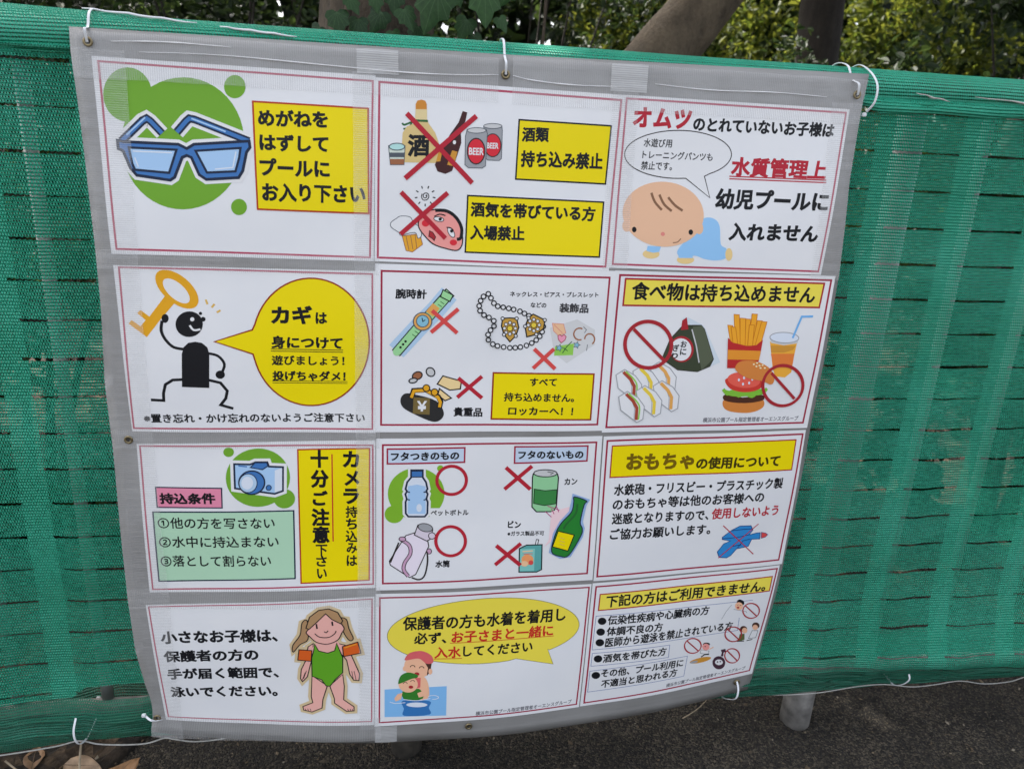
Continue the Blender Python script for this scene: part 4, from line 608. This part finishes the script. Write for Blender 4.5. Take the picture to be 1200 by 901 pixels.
def text_tris(s, b):
    """glyph faces of one line, thickened outwards by a rim; returns 2D points, faces and a per-point step so that rims never share a plane"""
    key = (s, b)
    if key in TEXTS: return TEXTS[key]
    c = bpy.data.curves.new('lettering', 'FONT'); c.body = s; c.size = 1; c.resolution_u = 3
    o = bpy.data.objects.new('lettering', c); COLL.objects.link(o); dg = bpy.context.evaluated_depsgraph_get(); dg.update()
    ev = o.evaluated_get(dg); me = ev.to_mesh(); ix = {}; vs = []; mp = []
    for v in me.vertices:
        q = (round(v.co.x, 4), round(v.co.y, 4))
        if q not in ix: ix[q] = len(vs); vs.append(q)
        mp.append(ix[q])
    fs = []
    for p in me.polygons:
        f = [mp[i] for i in p.vertices]
        if len(set(f)) < 3: continue
        ar = sum(vs[f[i-1]][0]*vs[f[i]][1]-vs[f[i]][0]*vs[f[i-1]][1] for i in range(len(f)))
        if abs(ar) < 1e-9: continue
        fs.append(tuple(f if ar > 0 else f[::-1]))
    ev.to_mesh_clear(); bpy.data.objects.remove(o); bpy.data.curves.remove(c)
    d = (0, .018, .033, .045, .050)[b]; st = [0]*len(vs)
    if d:
        he = set()
        for f in fs:
            for i in range(len(f)): he.add((f[i-1], f[i]))
        nx = {}
        for (u, v) in he:
            if (v, u) not in he: nx.setdefault(u, []).append(v)
        k = 0
        while nx:
            u0 = next(iter(nx)); lp = [u0]; u = u0
            while u in nx:
                v = nx[u].pop()
                if not nx[u]: del nx[u]
                if v == u0: break
                lp.append(v); u = v
            if len(lp) < 3: continue
            k += 1; n = len(lp); outer = []; P_ = [Vector(vs[i]) for i in lp]
            for i in range(n):
                d1 = P_[i]-P_[i-1]; d2 = P_[(i+1) % n]-P_[i]
                d1 = d1.normalized() if d1.length > 1e-6 else d2.normalized(); d2 = d2.normalized() if d2.length > 1e-6 else d1
                n1 = Vector((d1.y, -d1.x)); n2 = Vector((d2.y, -d2.x)); m = n1+n2
                if m.length < .2: m = n1.copy(); kk = 1
                else: m.normalize(); kk = min(1.18, 1/max(.3, m.dot(n1)))
                outer.append(P_[i]+m*d*kk)
            i0 = len(vs); vs += [tuple(p) for p in P_]; vs += [tuple(p) for p in outer]; st += [1+k % 9]*(2*n)
            for i in range(n): j = (i+1) % n; fs.append((i0+i, i0+n+i, i0+n+j, i0+j))
    TEXTS[key] = (vs, fs, st); return TEXTS[key]
def decode(kind, d):
    if kind == 'e':
        cx, cy, ax, ay, bx, by = (q/10 for q in d[:6]); n = d[6]; a0, a1 = (d[7], d[8]) if len(d) > 7 else (0, 360)
        N = n if a1-a0 >= 360 else n+1
        return [Vector((cx+ax*math.cos(t)+bx*math.sin(t), cy+ay*math.cos(t)+by*math.sin(t))) for t in (R_(a0+(a1-a0)*i/n) for i in range(N))]
    pts = [Vector((d[i]/10, d[i+1]/10)) for i in range(0, len(d), 2)]
    return pts
def ribbon(pts, w, closed):
    q = [pts[0]]
    for p in pts[1:]:
        if (p-q[-1]).length > .05: q.append(p)
    if closed and (q[0]-q[-1]).length < .05: q.pop()
    pts = q; n = len(pts); L = []; Rr = []
    for i, p in enumerate(pts):
        a = pts[i-1] if (i or closed) else None; b = pts[(i+1) % n] if (i < n-1 or closed) else None
        d1 = (p-a).normalized() if a is not None else None; d2 = (b-p).normalized() if b is not None else None
        if d1 is None: d1 = d2
        if d2 is None: d2 = d1
        n1 = Vector((-d1.y, d1.x)); n2 = Vector((-d2.y, d2.x)); m = n1+n2
        if m.length < .35: m = n1.copy(); k = 1.
        else: m.normalize(); k = min(1.8, 1/max(.2, m.dot(n1)))
        L.append(p+m*(w/2*k)); Rr.append(p-m*(w/2*k))
    fs = [(i, (i+1) % n, n+(i+1) % n, n+i) for i in range(n if closed else n-1)]
    return L+Rr, fs
def filled(pts):
    tris = tessellate_polygon([[Vector((p.x, p.y, 0)) for p in pts]]); return pts, [tuple(t) for t in tris]
def cut_grid(vs, fs, ts=None, step=20.):
    bm = bmesh.new(); sl = bm.verts.layers.float.new('step') if ts else None; vv = [bm.verts.new((p[0], p[1], 0)) for p in vs]
    if ts:
        for v_, q in zip(vv, ts): v_[sl] = q
    for f in fs:
        if len(set(f)) < 3: continue
        try: bm.faces.new([vv[i] for i in f])
        except ValueError: pass
    for ax in (0, 1):
        lo = min(p[ax] for p in vs); hi = max(p[ax] for p in vs); k = math.floor(lo/step)+1
        while k*step < hi:
            no = (1, 0, 0) if ax == 0 else (0, 1, 0)
            bmesh.ops.bisect_plane(bm, geom=bm.verts[:]+bm.edges[:]+bm.faces[:], dist=1e-4, plane_co=(k*step,)*3, plane_no=no); k += 1
    return bm
LABELS = {1: 'white notice with blue eyeglasses on a green blob', 2: 'white notice with crossed out sake, beer cans and a red faced drinker', 3: 'white notice with a crawling baby in blue under a speech balloon', 4: 'white notice with a black stick figure waving a gold key', 5: 'white notice with a crossed out wristwatch, necklace and purse', 6: 'white notice with sandwiches, rice ball, fries, drink and hamburger', 7: 'white notice with a blue camera and vertical yellow panel of text', 8: 'white notice comparing a bottle and flask with a can, glass bottle and carton', 9: 'white notice with a crossed out blue water gun under a yellow heading', 10: 'white notice with a girl in a green swimsuit and orange armbands', 11: 'white notice with a yellow speech balloon above a parent and child in water', 12: 'white notice of bulleted text with small prohibition signs under a yellow heading'}
BASE = .0006
for k in sorted(ART):
    c = [Vector(p) for p in CORN[k]]
    def place(x, y, lift):
        u, v = x/420, y/297; q = (1-u)*(1-v)*c[0]+u*(1-v)*c[1]+u*v*c[2]+(1-u)*v*c[3]
        return surf(q.x, q.y, lift)
    root = empty('poster', place(210, 297, BASE), LABELS[k], 'poster', 'laminated pool rule notices')
    st = cut_grid([(0, 0), (420, 0), (420, 297), (0, 297)], [(0, 3, 2, 1)])
    def finish(bm, name, mats, lift_of, rev):
        me = bpy.data.meshes.new(name); bm.verts.ensure_lookup_table()
        vs = []
        lay = bm.verts.layers.float.get('lift')
        for v_ in bm.verts: vs.append(place(v_.co.x, v_.co.y, v_[lay] if lay else lift_of))
        ix = {v_: i for i, v_ in enumerate(bm.verts)}; bm.verts.index_update()
        fs = []; mi = []
        for f in bm.faces:
            vv = [q.index for q in f.verts]
            a, b2, c2 = (f.verts[0].co, f.verts[1].co, f.verts[2].co)
            if f.normal.z == 0: f.normal_update()
            if f.normal.z > 0: vv.reverse()      # page coordinates have y downwards
            fs.append(vv); mi.append(f.material_index)
        me.from_pydata([tuple(v_) for v_ in vs], [], fs); me.polygons.foreach_set('material_index', mi); bm.free()
        return link(name, me, mats, root, True)
    bm = st
    # the sheet has a real thickness: front face, back face and rim
    for f in bm.faces: f.normal_update()
    finish(bm, 'sheet', [M_PAPER], BASE, False)
    boxes = []; cur = None
    parts = []
    for op in ART[k]:
        if isinstance(op, str): cur = [op, []]; parts.append(cur); continue
        items = []
        if op[0] == 'f':
            pts = decode(op[4], op[5])
            if op[4] == 's': pts = [p.to_2d() for p in crom([p.to_3d() for p in pts], True)]
            items.append((op[1],)+filled(pts))
            if op[2]: items.append((op[2],)+ribbon(pts, op[3]/100, True))
        elif op[0] == 'l':
            pts = decode(op[4], op[5])
            if op[4] == 's': pts = [p.to_2d() for p in crom([p.to_3d() for p in pts], bool(op[2]))]
            items.append((op[1],)+ribbon(pts, op[3]/100, bool(op[2])))
        else:
            _, colr, b, s, d = op; tv, tf, ts = text_tris(s, b); x0, y0, x1, y1, h = (q/10 for q in d)
            a0 = min(p[0] for p in tv); a1 = max(p[0] for p in tv); b0 = min(p[1] for p in tv); b1 = max(p[1] for p in tv)
            vs = []
            for X, Y in tv:
                tx = (X-a0)/(a1-a0); ty = (Y-b0)/(b1-b0)
                wv = math.sin(tx*len(s)*2.1+len(s))*.012*(x1-x0)/max(1, len(s)) if b > 1 and len(s) > 1 else 0
                vs.append(Vector((x0+(x1-x0)*tx+wv*(ty-.5)*4, y0+(y1-y0)*tx+h*(.5-ty)+wv)))
            items.append((colr, vs, tf, ts))
        for colr, vs, fs, *ts in items:
            bb = (min(p[0] for p in vs), min(p[1] for p in vs), max(p[0] for p in vs), max(p[1] for p in vs))
            lv = 1+max([l for (q, l) in boxes if q[0] < bb[2] and q[2] > bb[0] and q[1] < bb[3] and q[3] > bb[1]], default=0)
            boxes.append((bb, lv)); cur[1].append((colr, vs, fs, lv, ts[0] if ts else None))
    for name, its in parts:
        if not its: continue
        big = bmesh.new(); lay = big.verts.layers.float.new('lift'); mats = []
        for colr, vs, fs, lv, ts in its:
            m = ink(colr)
            if m not in mats: mats.append(m)
            b = cut_grid(vs, fs, ts); vm = {}; sl = b.verts.layers.float.get('step')
            for v_ in b.verts: q = big.verts.new(v_.co); q[lay] = BASE+.00006*lv+(.000004*v_[sl] if sl else 0); vm[v_] = q
            for f in b.faces:
                try: g = big.faces.new([vm[v_] for v_ in f.verts])
                except ValueError: continue
                g.material_index = mats.index(m); g.normal_update()
            b.free()
        finish(big, name, mats, 0, True)

# ------------------------------------------------------------------ ties and cords
def tie(path, label, wd=.0038, th=.0012, head=None):
    base = Vector(path[-1]); o = empty('cable_tie', base, label, 'cable tie', 'white cable ties holding the netting and banner')
    pts = crom(path, False, 6); vs, fs = [], []
    for i, p in enumerate(pts):
        t = (pts[min(i+1, len(pts)-1)]-pts[max(i-1, 0)]).normalized(); wdir = Vector((1, 0, 0)); wdir = (wdir-t*wdir.dot(t))
        wdir = wdir.normalized() if wdir.length > .2 else Vector((0, 1, 0)); nn = t.cross(wdir)
        for a, b in ((-1, -1), (1, -1), (1, 1), (-1, 1)): vs.append(p+wdir*wd/2*a+nn*th/2*b)
    for i in range(len(pts)-1):
        for j in range(4): fs.append((i*4+j, i*4+(j+1) % 4, i*4+4+(j+1) % 4, i*4+4+j))
    fs += [(3, 2, 1, 0), tuple(len(vs)-4+j for j in range(4))]
    mesh('strap', vs, fs, [M_TIE], o)
    h = Vector(head) if head else pts[0]
    bm = bmesh.new(); bmesh.ops.create_cube(bm, size=1); bmesh.ops.scale(bm, vec=(.008, .006, .007), verts=bm.verts); bmesh.ops.bevel(bm, geom=bm.edges[:], offset=.0012, segments=2, affect='EDGES'); bmesh.ops.translate(bm, vec=h, verts=bm.verts)
    me = bpy.data.meshes.new('buckle'); bm.to_mesh(me); bm.free(); link('buckle', me, [M_TIE], o)
def loop(x0, x1, zg, yg):
    return [(x0, yg-.006, zg), ((x0*.8+x1*.2), yg-.010, zg+.018), (x0*.5+x1*.5, .0045, 1.447), (x0*.3+x1*.7, .018, 1.470), (x1, .046, 1.4765), (x1, .078, 1.462), (x1, .088, 1.437), (x1, .075, 1.408), (x0, .030, zg-.012)]
tie(loop(-.013, -.014, 1.424, surf(-.013, 1.424).y), 'white cable tie through the eyelet at the top left corner of the banner', head=(-.013, .075, 1.40))
tie(loop(.640, .636, 1.416, surf(.64, 1.416).y), 'white cable tie through the middle eyelet of the top edge of the banner', head=(.638, .075, 1.40))
tie(loop(1.278, 1.258, 1.420, surf(1.278, 1.42).y), 'white cable tie through the eyelet at the top right corner of the banner', head=(1.262, .075, 1.40))
tie([(1.302, -.004, 1.393), (1.311, -.010, 1.410), (1.313, -.006, 1.438), (1.306, .012, 1.462), (1.300, .046, 1.4765), (1.298, .08, 1.46), (1.297, .088, 1.43)], 'white cable tie just outside the top right corner of the banner, with a hanging end', head=(1.299, -.003, 1.388))
q = surf(1.226, .167)
tie([(1.226, q.y-.004, .170), (1.226, q.y-.016, .155), (1.222, q.y-.018, .135), (1.216, -.014, .118), (1.212, .012, .104), (1.208, .05, .11)], 'white cable tie hanging from the eyelet at the bottom right corner of the banner', head=(1.212, .062, .11))
tie([(-.178, -.012, .166), (-.180, -.024, .145), (-.178, -.026, .122), (-.174, -.012, .103), (-.170, .03, .10), (-.17, .07, .12)], 'white cable tie around the bottom hem left of the banner', head=(-.17, .075, .14))
tie([(1.668, -.006, .152), (1.669, -.010, .140), (1.664, -.006, .126), (1.658, .004, .113), (1.653, .02, .104), (1.65, .05, .11)], 'short white cable tie on the bottom hem right of the steel post', head=(1.645, .07, .14))
q = surf(-.010, .190)
tie([(-.030, q.y-.004, .196), (-.018, q.y-.010, .190), (-.006, q.y-.006, .186), (.0, q.y+.01, .18), (0, .03, .17)], 'white cable tie knotted at the bottom left corner of the banner', head=(-.033, q.y-.004, .198))
def cord(pts, r, label, name='hem_cord'):
    pts = [(x, y+.013, z-.011) for x, y, z in pts]
    p = Pack(); p.tube(crom(pts, False, 8), r, 8); o = p.done(name, [M_CORD]); return tag(o, label, 'cord')
cord([(-2.3, -.008, .060), (-1.7, -.010, .050), (-1.1, -.008, .062), (-.85, -.012, .050), (-.62, -.010, .062), (-.45, -.012, .074), (-.33, -.013, .086), (-.233, -.013, .099), (-.185, -.012, .109), (-.15, -.013, .099), (-.103, -.014, .094), (-.055, -.013, .093), (-.02, -.010, .101), (.0, -.012, .098), (.04, -.014, .091), (.09, -.014, .093), (.14, -.011, .101), (.17, -.011, .102), (.24, -.014, .094), (.32, -.012, .099), (.42, -.010, .106)], .0015, 'white cord sagging in loops along the lower edge of the netting at left')
cord([(x_, y_, z_+.010) for x_, y_, z_ in [(1.14, .004, .110), (1.272, .004, .106), (1.33, .003, .098), (1.40, .003, .094), (1.47, .003, .096), (1.56, .003, .107), (1.63, .003, .108), (1.70, .001, .098), (1.76, .001, .100), (1.83, .002, .106), (1.90, .001, .094), (1.97, .001, .096), (2.05, .003, .110), (2.3, .004, .112), (2.8, .002, .104), (3.3, .004, .114), (4.3, .004, .112)]], .0012, 'white cord threaded along the lower edge of the netting at right')

# ------------------------------------------------------------------ fallen leaves and twigs
def dead_leaf(loc, L, W, rz, tilt, col, label):
    vs, fs = [], []
    n = 10
    for i in range(n+1):
        t = i/n; ww = W/2*math.sin(math.pi*t**.8)**.8 if 0 < t < 1 else .001
        for s in (-1, -.5, 0, .5, 1): vs.append((ww*s, L*(t-.5), .012*abs(s)*math.sin(math.pi*t)+.01*math.cos(t*4)+.004*noise.noise((s*2, t*5, L*9))))
    for i in range(n):
        for j in range(4): a = i*5+j; fs.append((a, a+1, a+6, a+5))
    o = empty('dead_leaf', loc, label, 'leaf', 'dead leaves on the ground'); o.rotation_euler = (tilt, .1, rz)
    me = bpy.data.meshes.new('leaf_blade'); me.from_pydata(vs, [], fs); q = bpy.data.objects.new('leaf_blade', me); COLL.objects.link(q); me.materials.append(plain('dry_leaf', col, .6, 50, .35, .3)); q.parent = o
    me.polygons.foreach_set('use_smooth', [True]*len(fs))
    mod = q.modifiers.new('thickness', 'SOLIDIFY'); mod.thickness = .0008
    p = Pack(); p.tube([(0, -L*.5-L*.18, -.002), (0, -L*.5, .010), (0, 0, .008), (0, L*.48, .006)], lambda t: .0014*(1.1-t), 6)
    me = bpy.data.meshes.new('leaf_rib'); me.from_pydata([tuple(v) for v in p.v], [], p.f); q = bpy.data.objects.new('leaf_rib', me); COLL.objects.link(q); me.materials.append(plain('leaf_rib_brown', (.10, .06, .03), .7)); q.parent = o
dead_leaf((-.135, .01, -.022), .125, .066, R_(-38), .35, (.30, .155, .065), 'large brown dead leaf under the hem beside the cable tie')
dead_leaf((-.275, .02, -.03), .07, .04, R_(60), .2, (.34, .24, .15), 'pale dead leaf below the far left end of the hem')
dead_leaf((-.215, .06, -.028), .08, .05, R_(-100), .1, (.36, .25, .16), 'pale curled dead leaf left of the large brown one')
dead_leaf((-.33, .10, -.03), .08, .04, R_(15), .1, (.22, .13, .07), 'dark brown dead leaf at the lower left corner')
def twig(pts, r, label):
    p = Pack(); p.tube(crom(pts, False, 5), lambda t: r*(1.15-t*.6), 6); tag(p.done('twig', [plain('dry_twig', (.34, .27, .18), .8, 90, .3, .3)]), label, 'twig')
twig([(-.19, .03, .10), (-.188, -.01, .03), (-.176, -.03, -.02), (-.165, -.045, -.045)], .0024, 'pale dry stem hanging from the hem by the cable tie')
twig([(-.33, .0, .06), (-.29, -.015, .035), (-.25, -.02, .02), (-.235, -.02, .005)], .0018, 'thin straw lying below the left end of the netting')
twig([(1.17, .11, -.043), (1.22, .135, -.038), (1.27, .18, -.043)], .0013, 'thin straw on the asphalt left of the steel post')

def litter():      # crumbs of bark, leaf and stone, beyond counting
    vs, fs = [], []
    for _ in range(4200):
        x = random.uniform(-.8, 2.6); y = random.uniform(-.3, .42)
        if random.random() < .5 and x > .1: y = .42-abs(random.gauss(0, .12))
        r = random.uniform(.0012, .0034)*(1.9 if random.random() < .05 else 1); c = Vector((x, y, -.046)); a = random.uniform(0, 6.28); st = random.uniform(1, 2.4)
        i = len(vs); u = Vector((math.cos(a), math.sin(a), random.uniform(-.3, .3)))*r*st; v = Vector((-math.sin(a), math.cos(a), random.uniform(-.4, .4)))*r; n = Vector((0, 0, r*random.uniform(.35, .9)))
        vs += [c+u, c+v*.9+n*.3, c-u*.8, c-v, c+n+u*.2, c-n]
        fs += [(i, i+1, i+4), (i+1, i+2, i+4), (i+2, i+3, i+4), (i+3, i, i+4), (i+1, i, i+5), (i+2, i+1, i+5), (i+3, i+2, i+5), (i, i+3, i+5)]
    t = NT('litter'); g = t.n('NewGeometry'); t.set(Base_Color=t.ramp(g.outputs['Random Per Island'], [(0, (.012, .009, .006)), (.5, (.05, .038, .025)), (.85, (.12, .085, .048)), (1, (.24, .21, .16))]), Roughness=.85)
    return mesh('ground_litter', vs, fs, [t.m])
tag(litter(), 'crumbs of stone, bark and leaf scattered on the dark asphalt', 'litter', kind='stuff')

# ------------------------------------------------------------------ trees, hedge and ivy behind the fence
random.seed(23)
def leaves(vs, fs, c, n_dir, L, W, rz):
    z = n_dir.normalized(); x = z.orthogonal().normalized(); y = z.cross(x); a = math.cos(rz)*x+math.sin(rz)*y; b = z.cross(a)
    i = len(vs); d = z*W*.22
    vs += [c-a*L/2, c-a*L*.15+b*W/2+d, c+a*L*.22+b*W*.40+d, c+a*L/2, c+a*L*.22-b*W*.40+d, c-a*L*.15-b*W/2+d]
    fs += [(i, i+1, i+2, i+3), (i, i+3, i+4, i+5)]
def rdir(): 
    while True:
        v = Vector((random.uniform(-1, 1), random.uniform(-1, 1), random.uniform(-1, 1)))
        if .05 < v.length < 1: return v.normalized()
def foliage(n, center, rad, L, clumps, mat, parent, shell=.55, name='foliage'):
    vs, fs = [], []
    cl = []
    for _ in range(clumps):
        d = rdir(); r = random.uniform(shell, 1)**.6; cl.append((Vector((d.x*rad[0]*r, d.y*rad[1]*r, d.z*rad[2]*r)), random.uniform(.16, .34)*min(rad)))
    for _ in range(n):
        q, cr = random.choice(cl); d = rdir()*cr*random.random()**.5
        p = Vector(center)+q+d; s = L*random.uniform(.6, 1.25)
        if p.z < .0: continue
        leaves(vs, fs, p, (rdir()*.9+Vector((0, -.35, .75))), s, s*.48, random.uniform(0, 6.28))
    return mesh(name, vs, fs, [mat], parent)
def shrub(x, y, h, rx, ry, n, L, mat, label, clumps=90):
    o = empty('hedge_shrub', (x, y, -.04), label, 'shrub', 'evergreen shrubs behind the fence')
    foliage(n, (x, y, h*.5), (rx, ry, h*.52), L, clumps, mat, o)
    p = Pack()
    for k in range(5):
        a = k*1.3; p.tube(crom([(x+.04*math.cos(a), y+.04*math.sin(a), -.06), (x+.15*math.cos(a), y+.12*math.sin(a), h*.35), (x+rx*.45*math.cos(a), y+ry*.4*math.sin(a), h*.8)], False, 4), lambda t: .022*(1.1-t), 8)
    p.done('stem', [M_BARK3], o)
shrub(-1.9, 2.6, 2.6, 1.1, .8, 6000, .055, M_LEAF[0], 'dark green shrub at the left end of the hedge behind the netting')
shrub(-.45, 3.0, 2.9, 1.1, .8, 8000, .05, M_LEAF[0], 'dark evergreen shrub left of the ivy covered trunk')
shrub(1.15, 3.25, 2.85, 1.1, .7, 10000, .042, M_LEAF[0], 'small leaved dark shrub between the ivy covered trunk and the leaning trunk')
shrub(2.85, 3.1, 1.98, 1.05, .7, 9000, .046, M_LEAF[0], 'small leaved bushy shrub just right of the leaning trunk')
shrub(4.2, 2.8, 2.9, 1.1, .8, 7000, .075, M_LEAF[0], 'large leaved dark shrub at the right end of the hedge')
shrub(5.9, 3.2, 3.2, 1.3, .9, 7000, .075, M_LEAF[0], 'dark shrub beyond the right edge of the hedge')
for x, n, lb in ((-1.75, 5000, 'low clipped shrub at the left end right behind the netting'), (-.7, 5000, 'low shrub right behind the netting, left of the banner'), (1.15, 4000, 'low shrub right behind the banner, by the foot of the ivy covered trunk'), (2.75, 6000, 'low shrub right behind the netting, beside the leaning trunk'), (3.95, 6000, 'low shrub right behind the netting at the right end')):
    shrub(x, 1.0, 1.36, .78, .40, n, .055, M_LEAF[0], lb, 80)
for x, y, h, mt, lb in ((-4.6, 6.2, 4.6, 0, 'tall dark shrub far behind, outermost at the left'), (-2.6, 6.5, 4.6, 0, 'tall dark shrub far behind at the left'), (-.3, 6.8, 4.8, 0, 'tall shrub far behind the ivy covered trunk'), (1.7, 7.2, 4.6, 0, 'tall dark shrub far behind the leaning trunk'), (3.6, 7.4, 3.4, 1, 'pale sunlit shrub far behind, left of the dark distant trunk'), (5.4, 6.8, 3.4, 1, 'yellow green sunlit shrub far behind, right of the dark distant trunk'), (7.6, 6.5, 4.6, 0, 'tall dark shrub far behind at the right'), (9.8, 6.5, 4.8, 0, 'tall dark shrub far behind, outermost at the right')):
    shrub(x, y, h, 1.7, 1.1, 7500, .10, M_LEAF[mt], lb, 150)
def tree(name, path, r0, r1, mat, label, crown=None, bumps=.02):
    o = empty(name, path[0], label, 'tree', 'trees behind the fence'); pts = crom(path, False, 8); vs, fs = [], []; k = 28; n = len(pts)
    for i, p in enumerate(pts):
        t = (pts[min(i+1, n-1)]-pts[max(i-1, 0)]).normalized(); a = Vector((1, 0, 0)); a = (a-t*a.dot(t)).normalized(); b = t.cross(a); f = i/(n-1); r = r0+(r1-r0)*f; r *= 1+.5*max(0, 1-f*7)
        for j in range(k):
            th = 2*math.pi*j/k; q = r*(1+bumps*4*noise.noise((math.cos(th)*1.5, math.sin(th)*1.5, p.z*1.6))+bumps*noise.noise((math.cos(th)*6, math.sin(th)*6, p.z*4)))
            vs.append(p+q*(math.cos(th)*a+math.sin(th)*b))
    for i in range(n-1):
        for j in range(k): fs.append((i*k+j, i*k+(j+1) % k, (i+1)*k+(j+1) % k, (i+1)*k+j))
    mesh('trunk', vs, fs, [mat], o, True)
    if crown:
        c, rad, nl, L = crown
        p = Pack(); top = pts[-1]
        for q in range(7):
            a = q*.9; e = Vector(c)+Vector((math.cos(a)*rad[0]*.7, math.sin(a)*rad[1]*.7, rad[2]*(.1+.08*q))); p.tube(crom([pts[-3-q % 3], top.lerp(e, .4)+Vector((0, 0, .2)), e], False, 4), lambda t: r1*.55*(1.05-t), 8)
        p.done('limb', [mat], o); foliage(nl, c, rad, L, 120, M_LEAF[2], o, .2, 'crown')
    return o
leaning = tree('leaning_tree', [(.98, 2.15, -.06), (1.10, 2.15, .7), (1.40, 2.15, 1.42), (1.61, 2.15, 1.74), (1.785, 2.15, 1.97), (2.3, 2.12, 2.75), (2.9, 2.1, 4.0)], .155, .125, M_BARK, 'smooth grey brown trunk leaning to the right behind the rail', ((3.2, 2.6, 4.9), (2.3, 2.0, 1.3), 12000, .16))
ivyt = tree('ivy_covered_tree', [(.36, 1.15, -.06), (.38, 1.15, .8), (.38, 1.16, 1.6), (.36, 1.2, 2.6), (.3, 1.3, 4.2)], .185, .12, M_BARK2, 'rough brown tree trunk overgrown with ivy behind the rail', ((.1, 2.0, 4.9), (2.4, 2.2, 1.3), 13000, .16), .05)
tree('dark_tree', [(4.3, 5.6, -.06), (4.25, 5.6, 1.2), (4.19, 5.6, 2.4), (4.1, 5.6, 4.2)], .23, .17, M_BARK3, 'dark distant tree trunk between the sunlit shrubs', ((3.9, 6.0, 5.4), (2.4, 1.8, 1.3), 9000, .18))
tree('slender_tree', [(4.35, 3.4, -.06), (4.45, 3.4, 1.2), (4.62, 3.4, 2.3), (4.7, 3.5, 4.0)], .09, .06, M_BARK3, 'slender dark tree trunk among the large leaved shrubs at right', ((5.0, 3.2, 4.8), (2.0, 1.8, 1.2), 9000, .16))
tree('far_tree', [(-2.2, 4.2, -.06), (-2.2, 4.2, 1.6), (-2.1, 4.2, 4.0)], .16, .10, M_BARK3, 'dark tree trunk standing beyond the left end of the hedge', ((-2.4, 3.4, 4.9), (2.3, 2.0, 1.2), 11000, .16))
def wood():      # the far wood reads as one dark mass behind the shrubs
    vs, fs = [], []
    for _ in range(16000):
        x = random.uniform(-16, 26); y = random.uniform(10, 14); z = random.uniform(0, 8.5)
        leaves(vs, fs, Vector((x, y, z)), rdir()+Vector((0, -.6, .5)), random.uniform(.45, .8), random.uniform(.32, .5), random.uniform(0, 6.28))
    return mesh('distant_wood', vs, fs, [M_LEAF[0]])
tag(wood(), 'dense dark wood closing the view far behind the hedge', 'wood', kind='stuff')
# ivy on the trunk: cordate, five-lobed leaves
IVY = [(0, 0), (.16, -.12), (.40, -.10), (.52, .10), (.42, .28), (.46, .50), (.26, .60), (.16, .84), (0, 1.05)]
def ivy_leaf(vs, fs, uv, c, nrm, upv, L):
    z = nrm.normalized(); y = (upv-z*upv.dot(z)).normalized(); x = y.cross(z); i = len(vs); loop_ = IVY+[(-a, b) for a, b in IVY[-2:0:-1]]
    sm_ = [p for p in loop_]
    vs.append(c+y*.42*L+z*.06*L); uv.append((0, .42))
    for a, b in sm_:
        vs.append(c+x*a*L+y*b*L-z*L*(.22*abs(a)**1.4+.10*(b-.4)**2)); uv.append((a, b))
    n = len(sm_)
    for j in range(n): fs.append((i, i+1+j, i+1+(j+1) % n))
ivy = empty('ivy_vine', (.36, .95, -.05), 'dark green ivy with large veined leaves climbing the rough trunk', 'ivy')
p = Pack(); p.tube(crom([(.22, .96, -.05), (.30, .95, .6), (.25, .955, 1.3), (.33, .955, 1.7), (.45, .96, 2.3)], False, 6), .011, 8); p.tube(crom([(.45, .965, -.05), (.50, .98, .7), (.53, .98, 1.5), (.56, .99, 1.9)], False, 6), .016, 8); p.done('stem', [M_BARK2], ivy)
vs, fs, uv = [], [], []
for x, z, L, y, tw in ((0.557, 1.638, 0.108, 0.840, -0.37), (0.679, 1.659, 0.095, 0.840, 0.06), (0.291, 1.598, 0.064, 0.892, 0.15), (0.408, 1.608, 0.065, 0.908, -0.61), (0.468, 1.616, 0.059, 0.871, 0.47), (0.639, 1.604, 0.061, 0.886, -0.37), (0.444, 1.669, 0.063, 0.930, -0.04), (0.346, 1.593, 0.056, 0.920, -0.03), (0.507, 1.585, 0.052, 0.908, -0.49), (0.730, 1.626, 0.043, 0.908, 0.52), (0.598, 1.696, 0.069, 0.901, 0.34), (0.762, 1.703, 0.061, 0.910, -0.61), (0.392, 1.657, 0.046, 0.915, 0.13), (0.246, 1.566, 0.046, 0.888, -0.66), (0.543, 1.568, 0.047, 0.922, -0.04), (0.369, 1.564, 0.042, 0.913, 0.53), (0.661, 1.574, 0.048, 0.913, 0.59), (0.438, 1.571, 0.042, 0.894, 0.42), (0.325, 1.643, 0.046, 0.897, 0.61)):
    ivy_leaf(vs, fs, uv, Vector((x, y, z+L*.45)), Vector((.5*tw, -1, .15+.25*tw)), Vector((tw, -.1, -1)), L)
for _ in range(90):
    z = random.uniform(.1, 2.9); a = random.uniform(-2.6, -.5); r = .24+random.random()*.05
    if 1.45 < z < 1.78: continue
    ivy_leaf(vs, fs, uv, Vector((.37+r*math.cos(a), 1.15+r*math.sin(a), z)), Vector((math.cos(a), math.sin(a), .4)), Vector((random.uniform(-.6, .6), -.1, -1)), random.uniform(.05, .10))
mesh('foliage', vs, fs, [M_IVY], ivy, True, uv)
vine = Pack(); vine.tube(crom([(1.02, 2.0, -.05), (1.03, 2.0, .9), (1.035, 2.0, 1.5), (1.06, 2.0, 2.4), (1.1, 2.1, 3.2)], False, 6), .006, 6)
tag(vine.done('hanging_vine', [M_BARK2]), 'thin pale vine hanging in front of the small leaved shrub', 'vine')
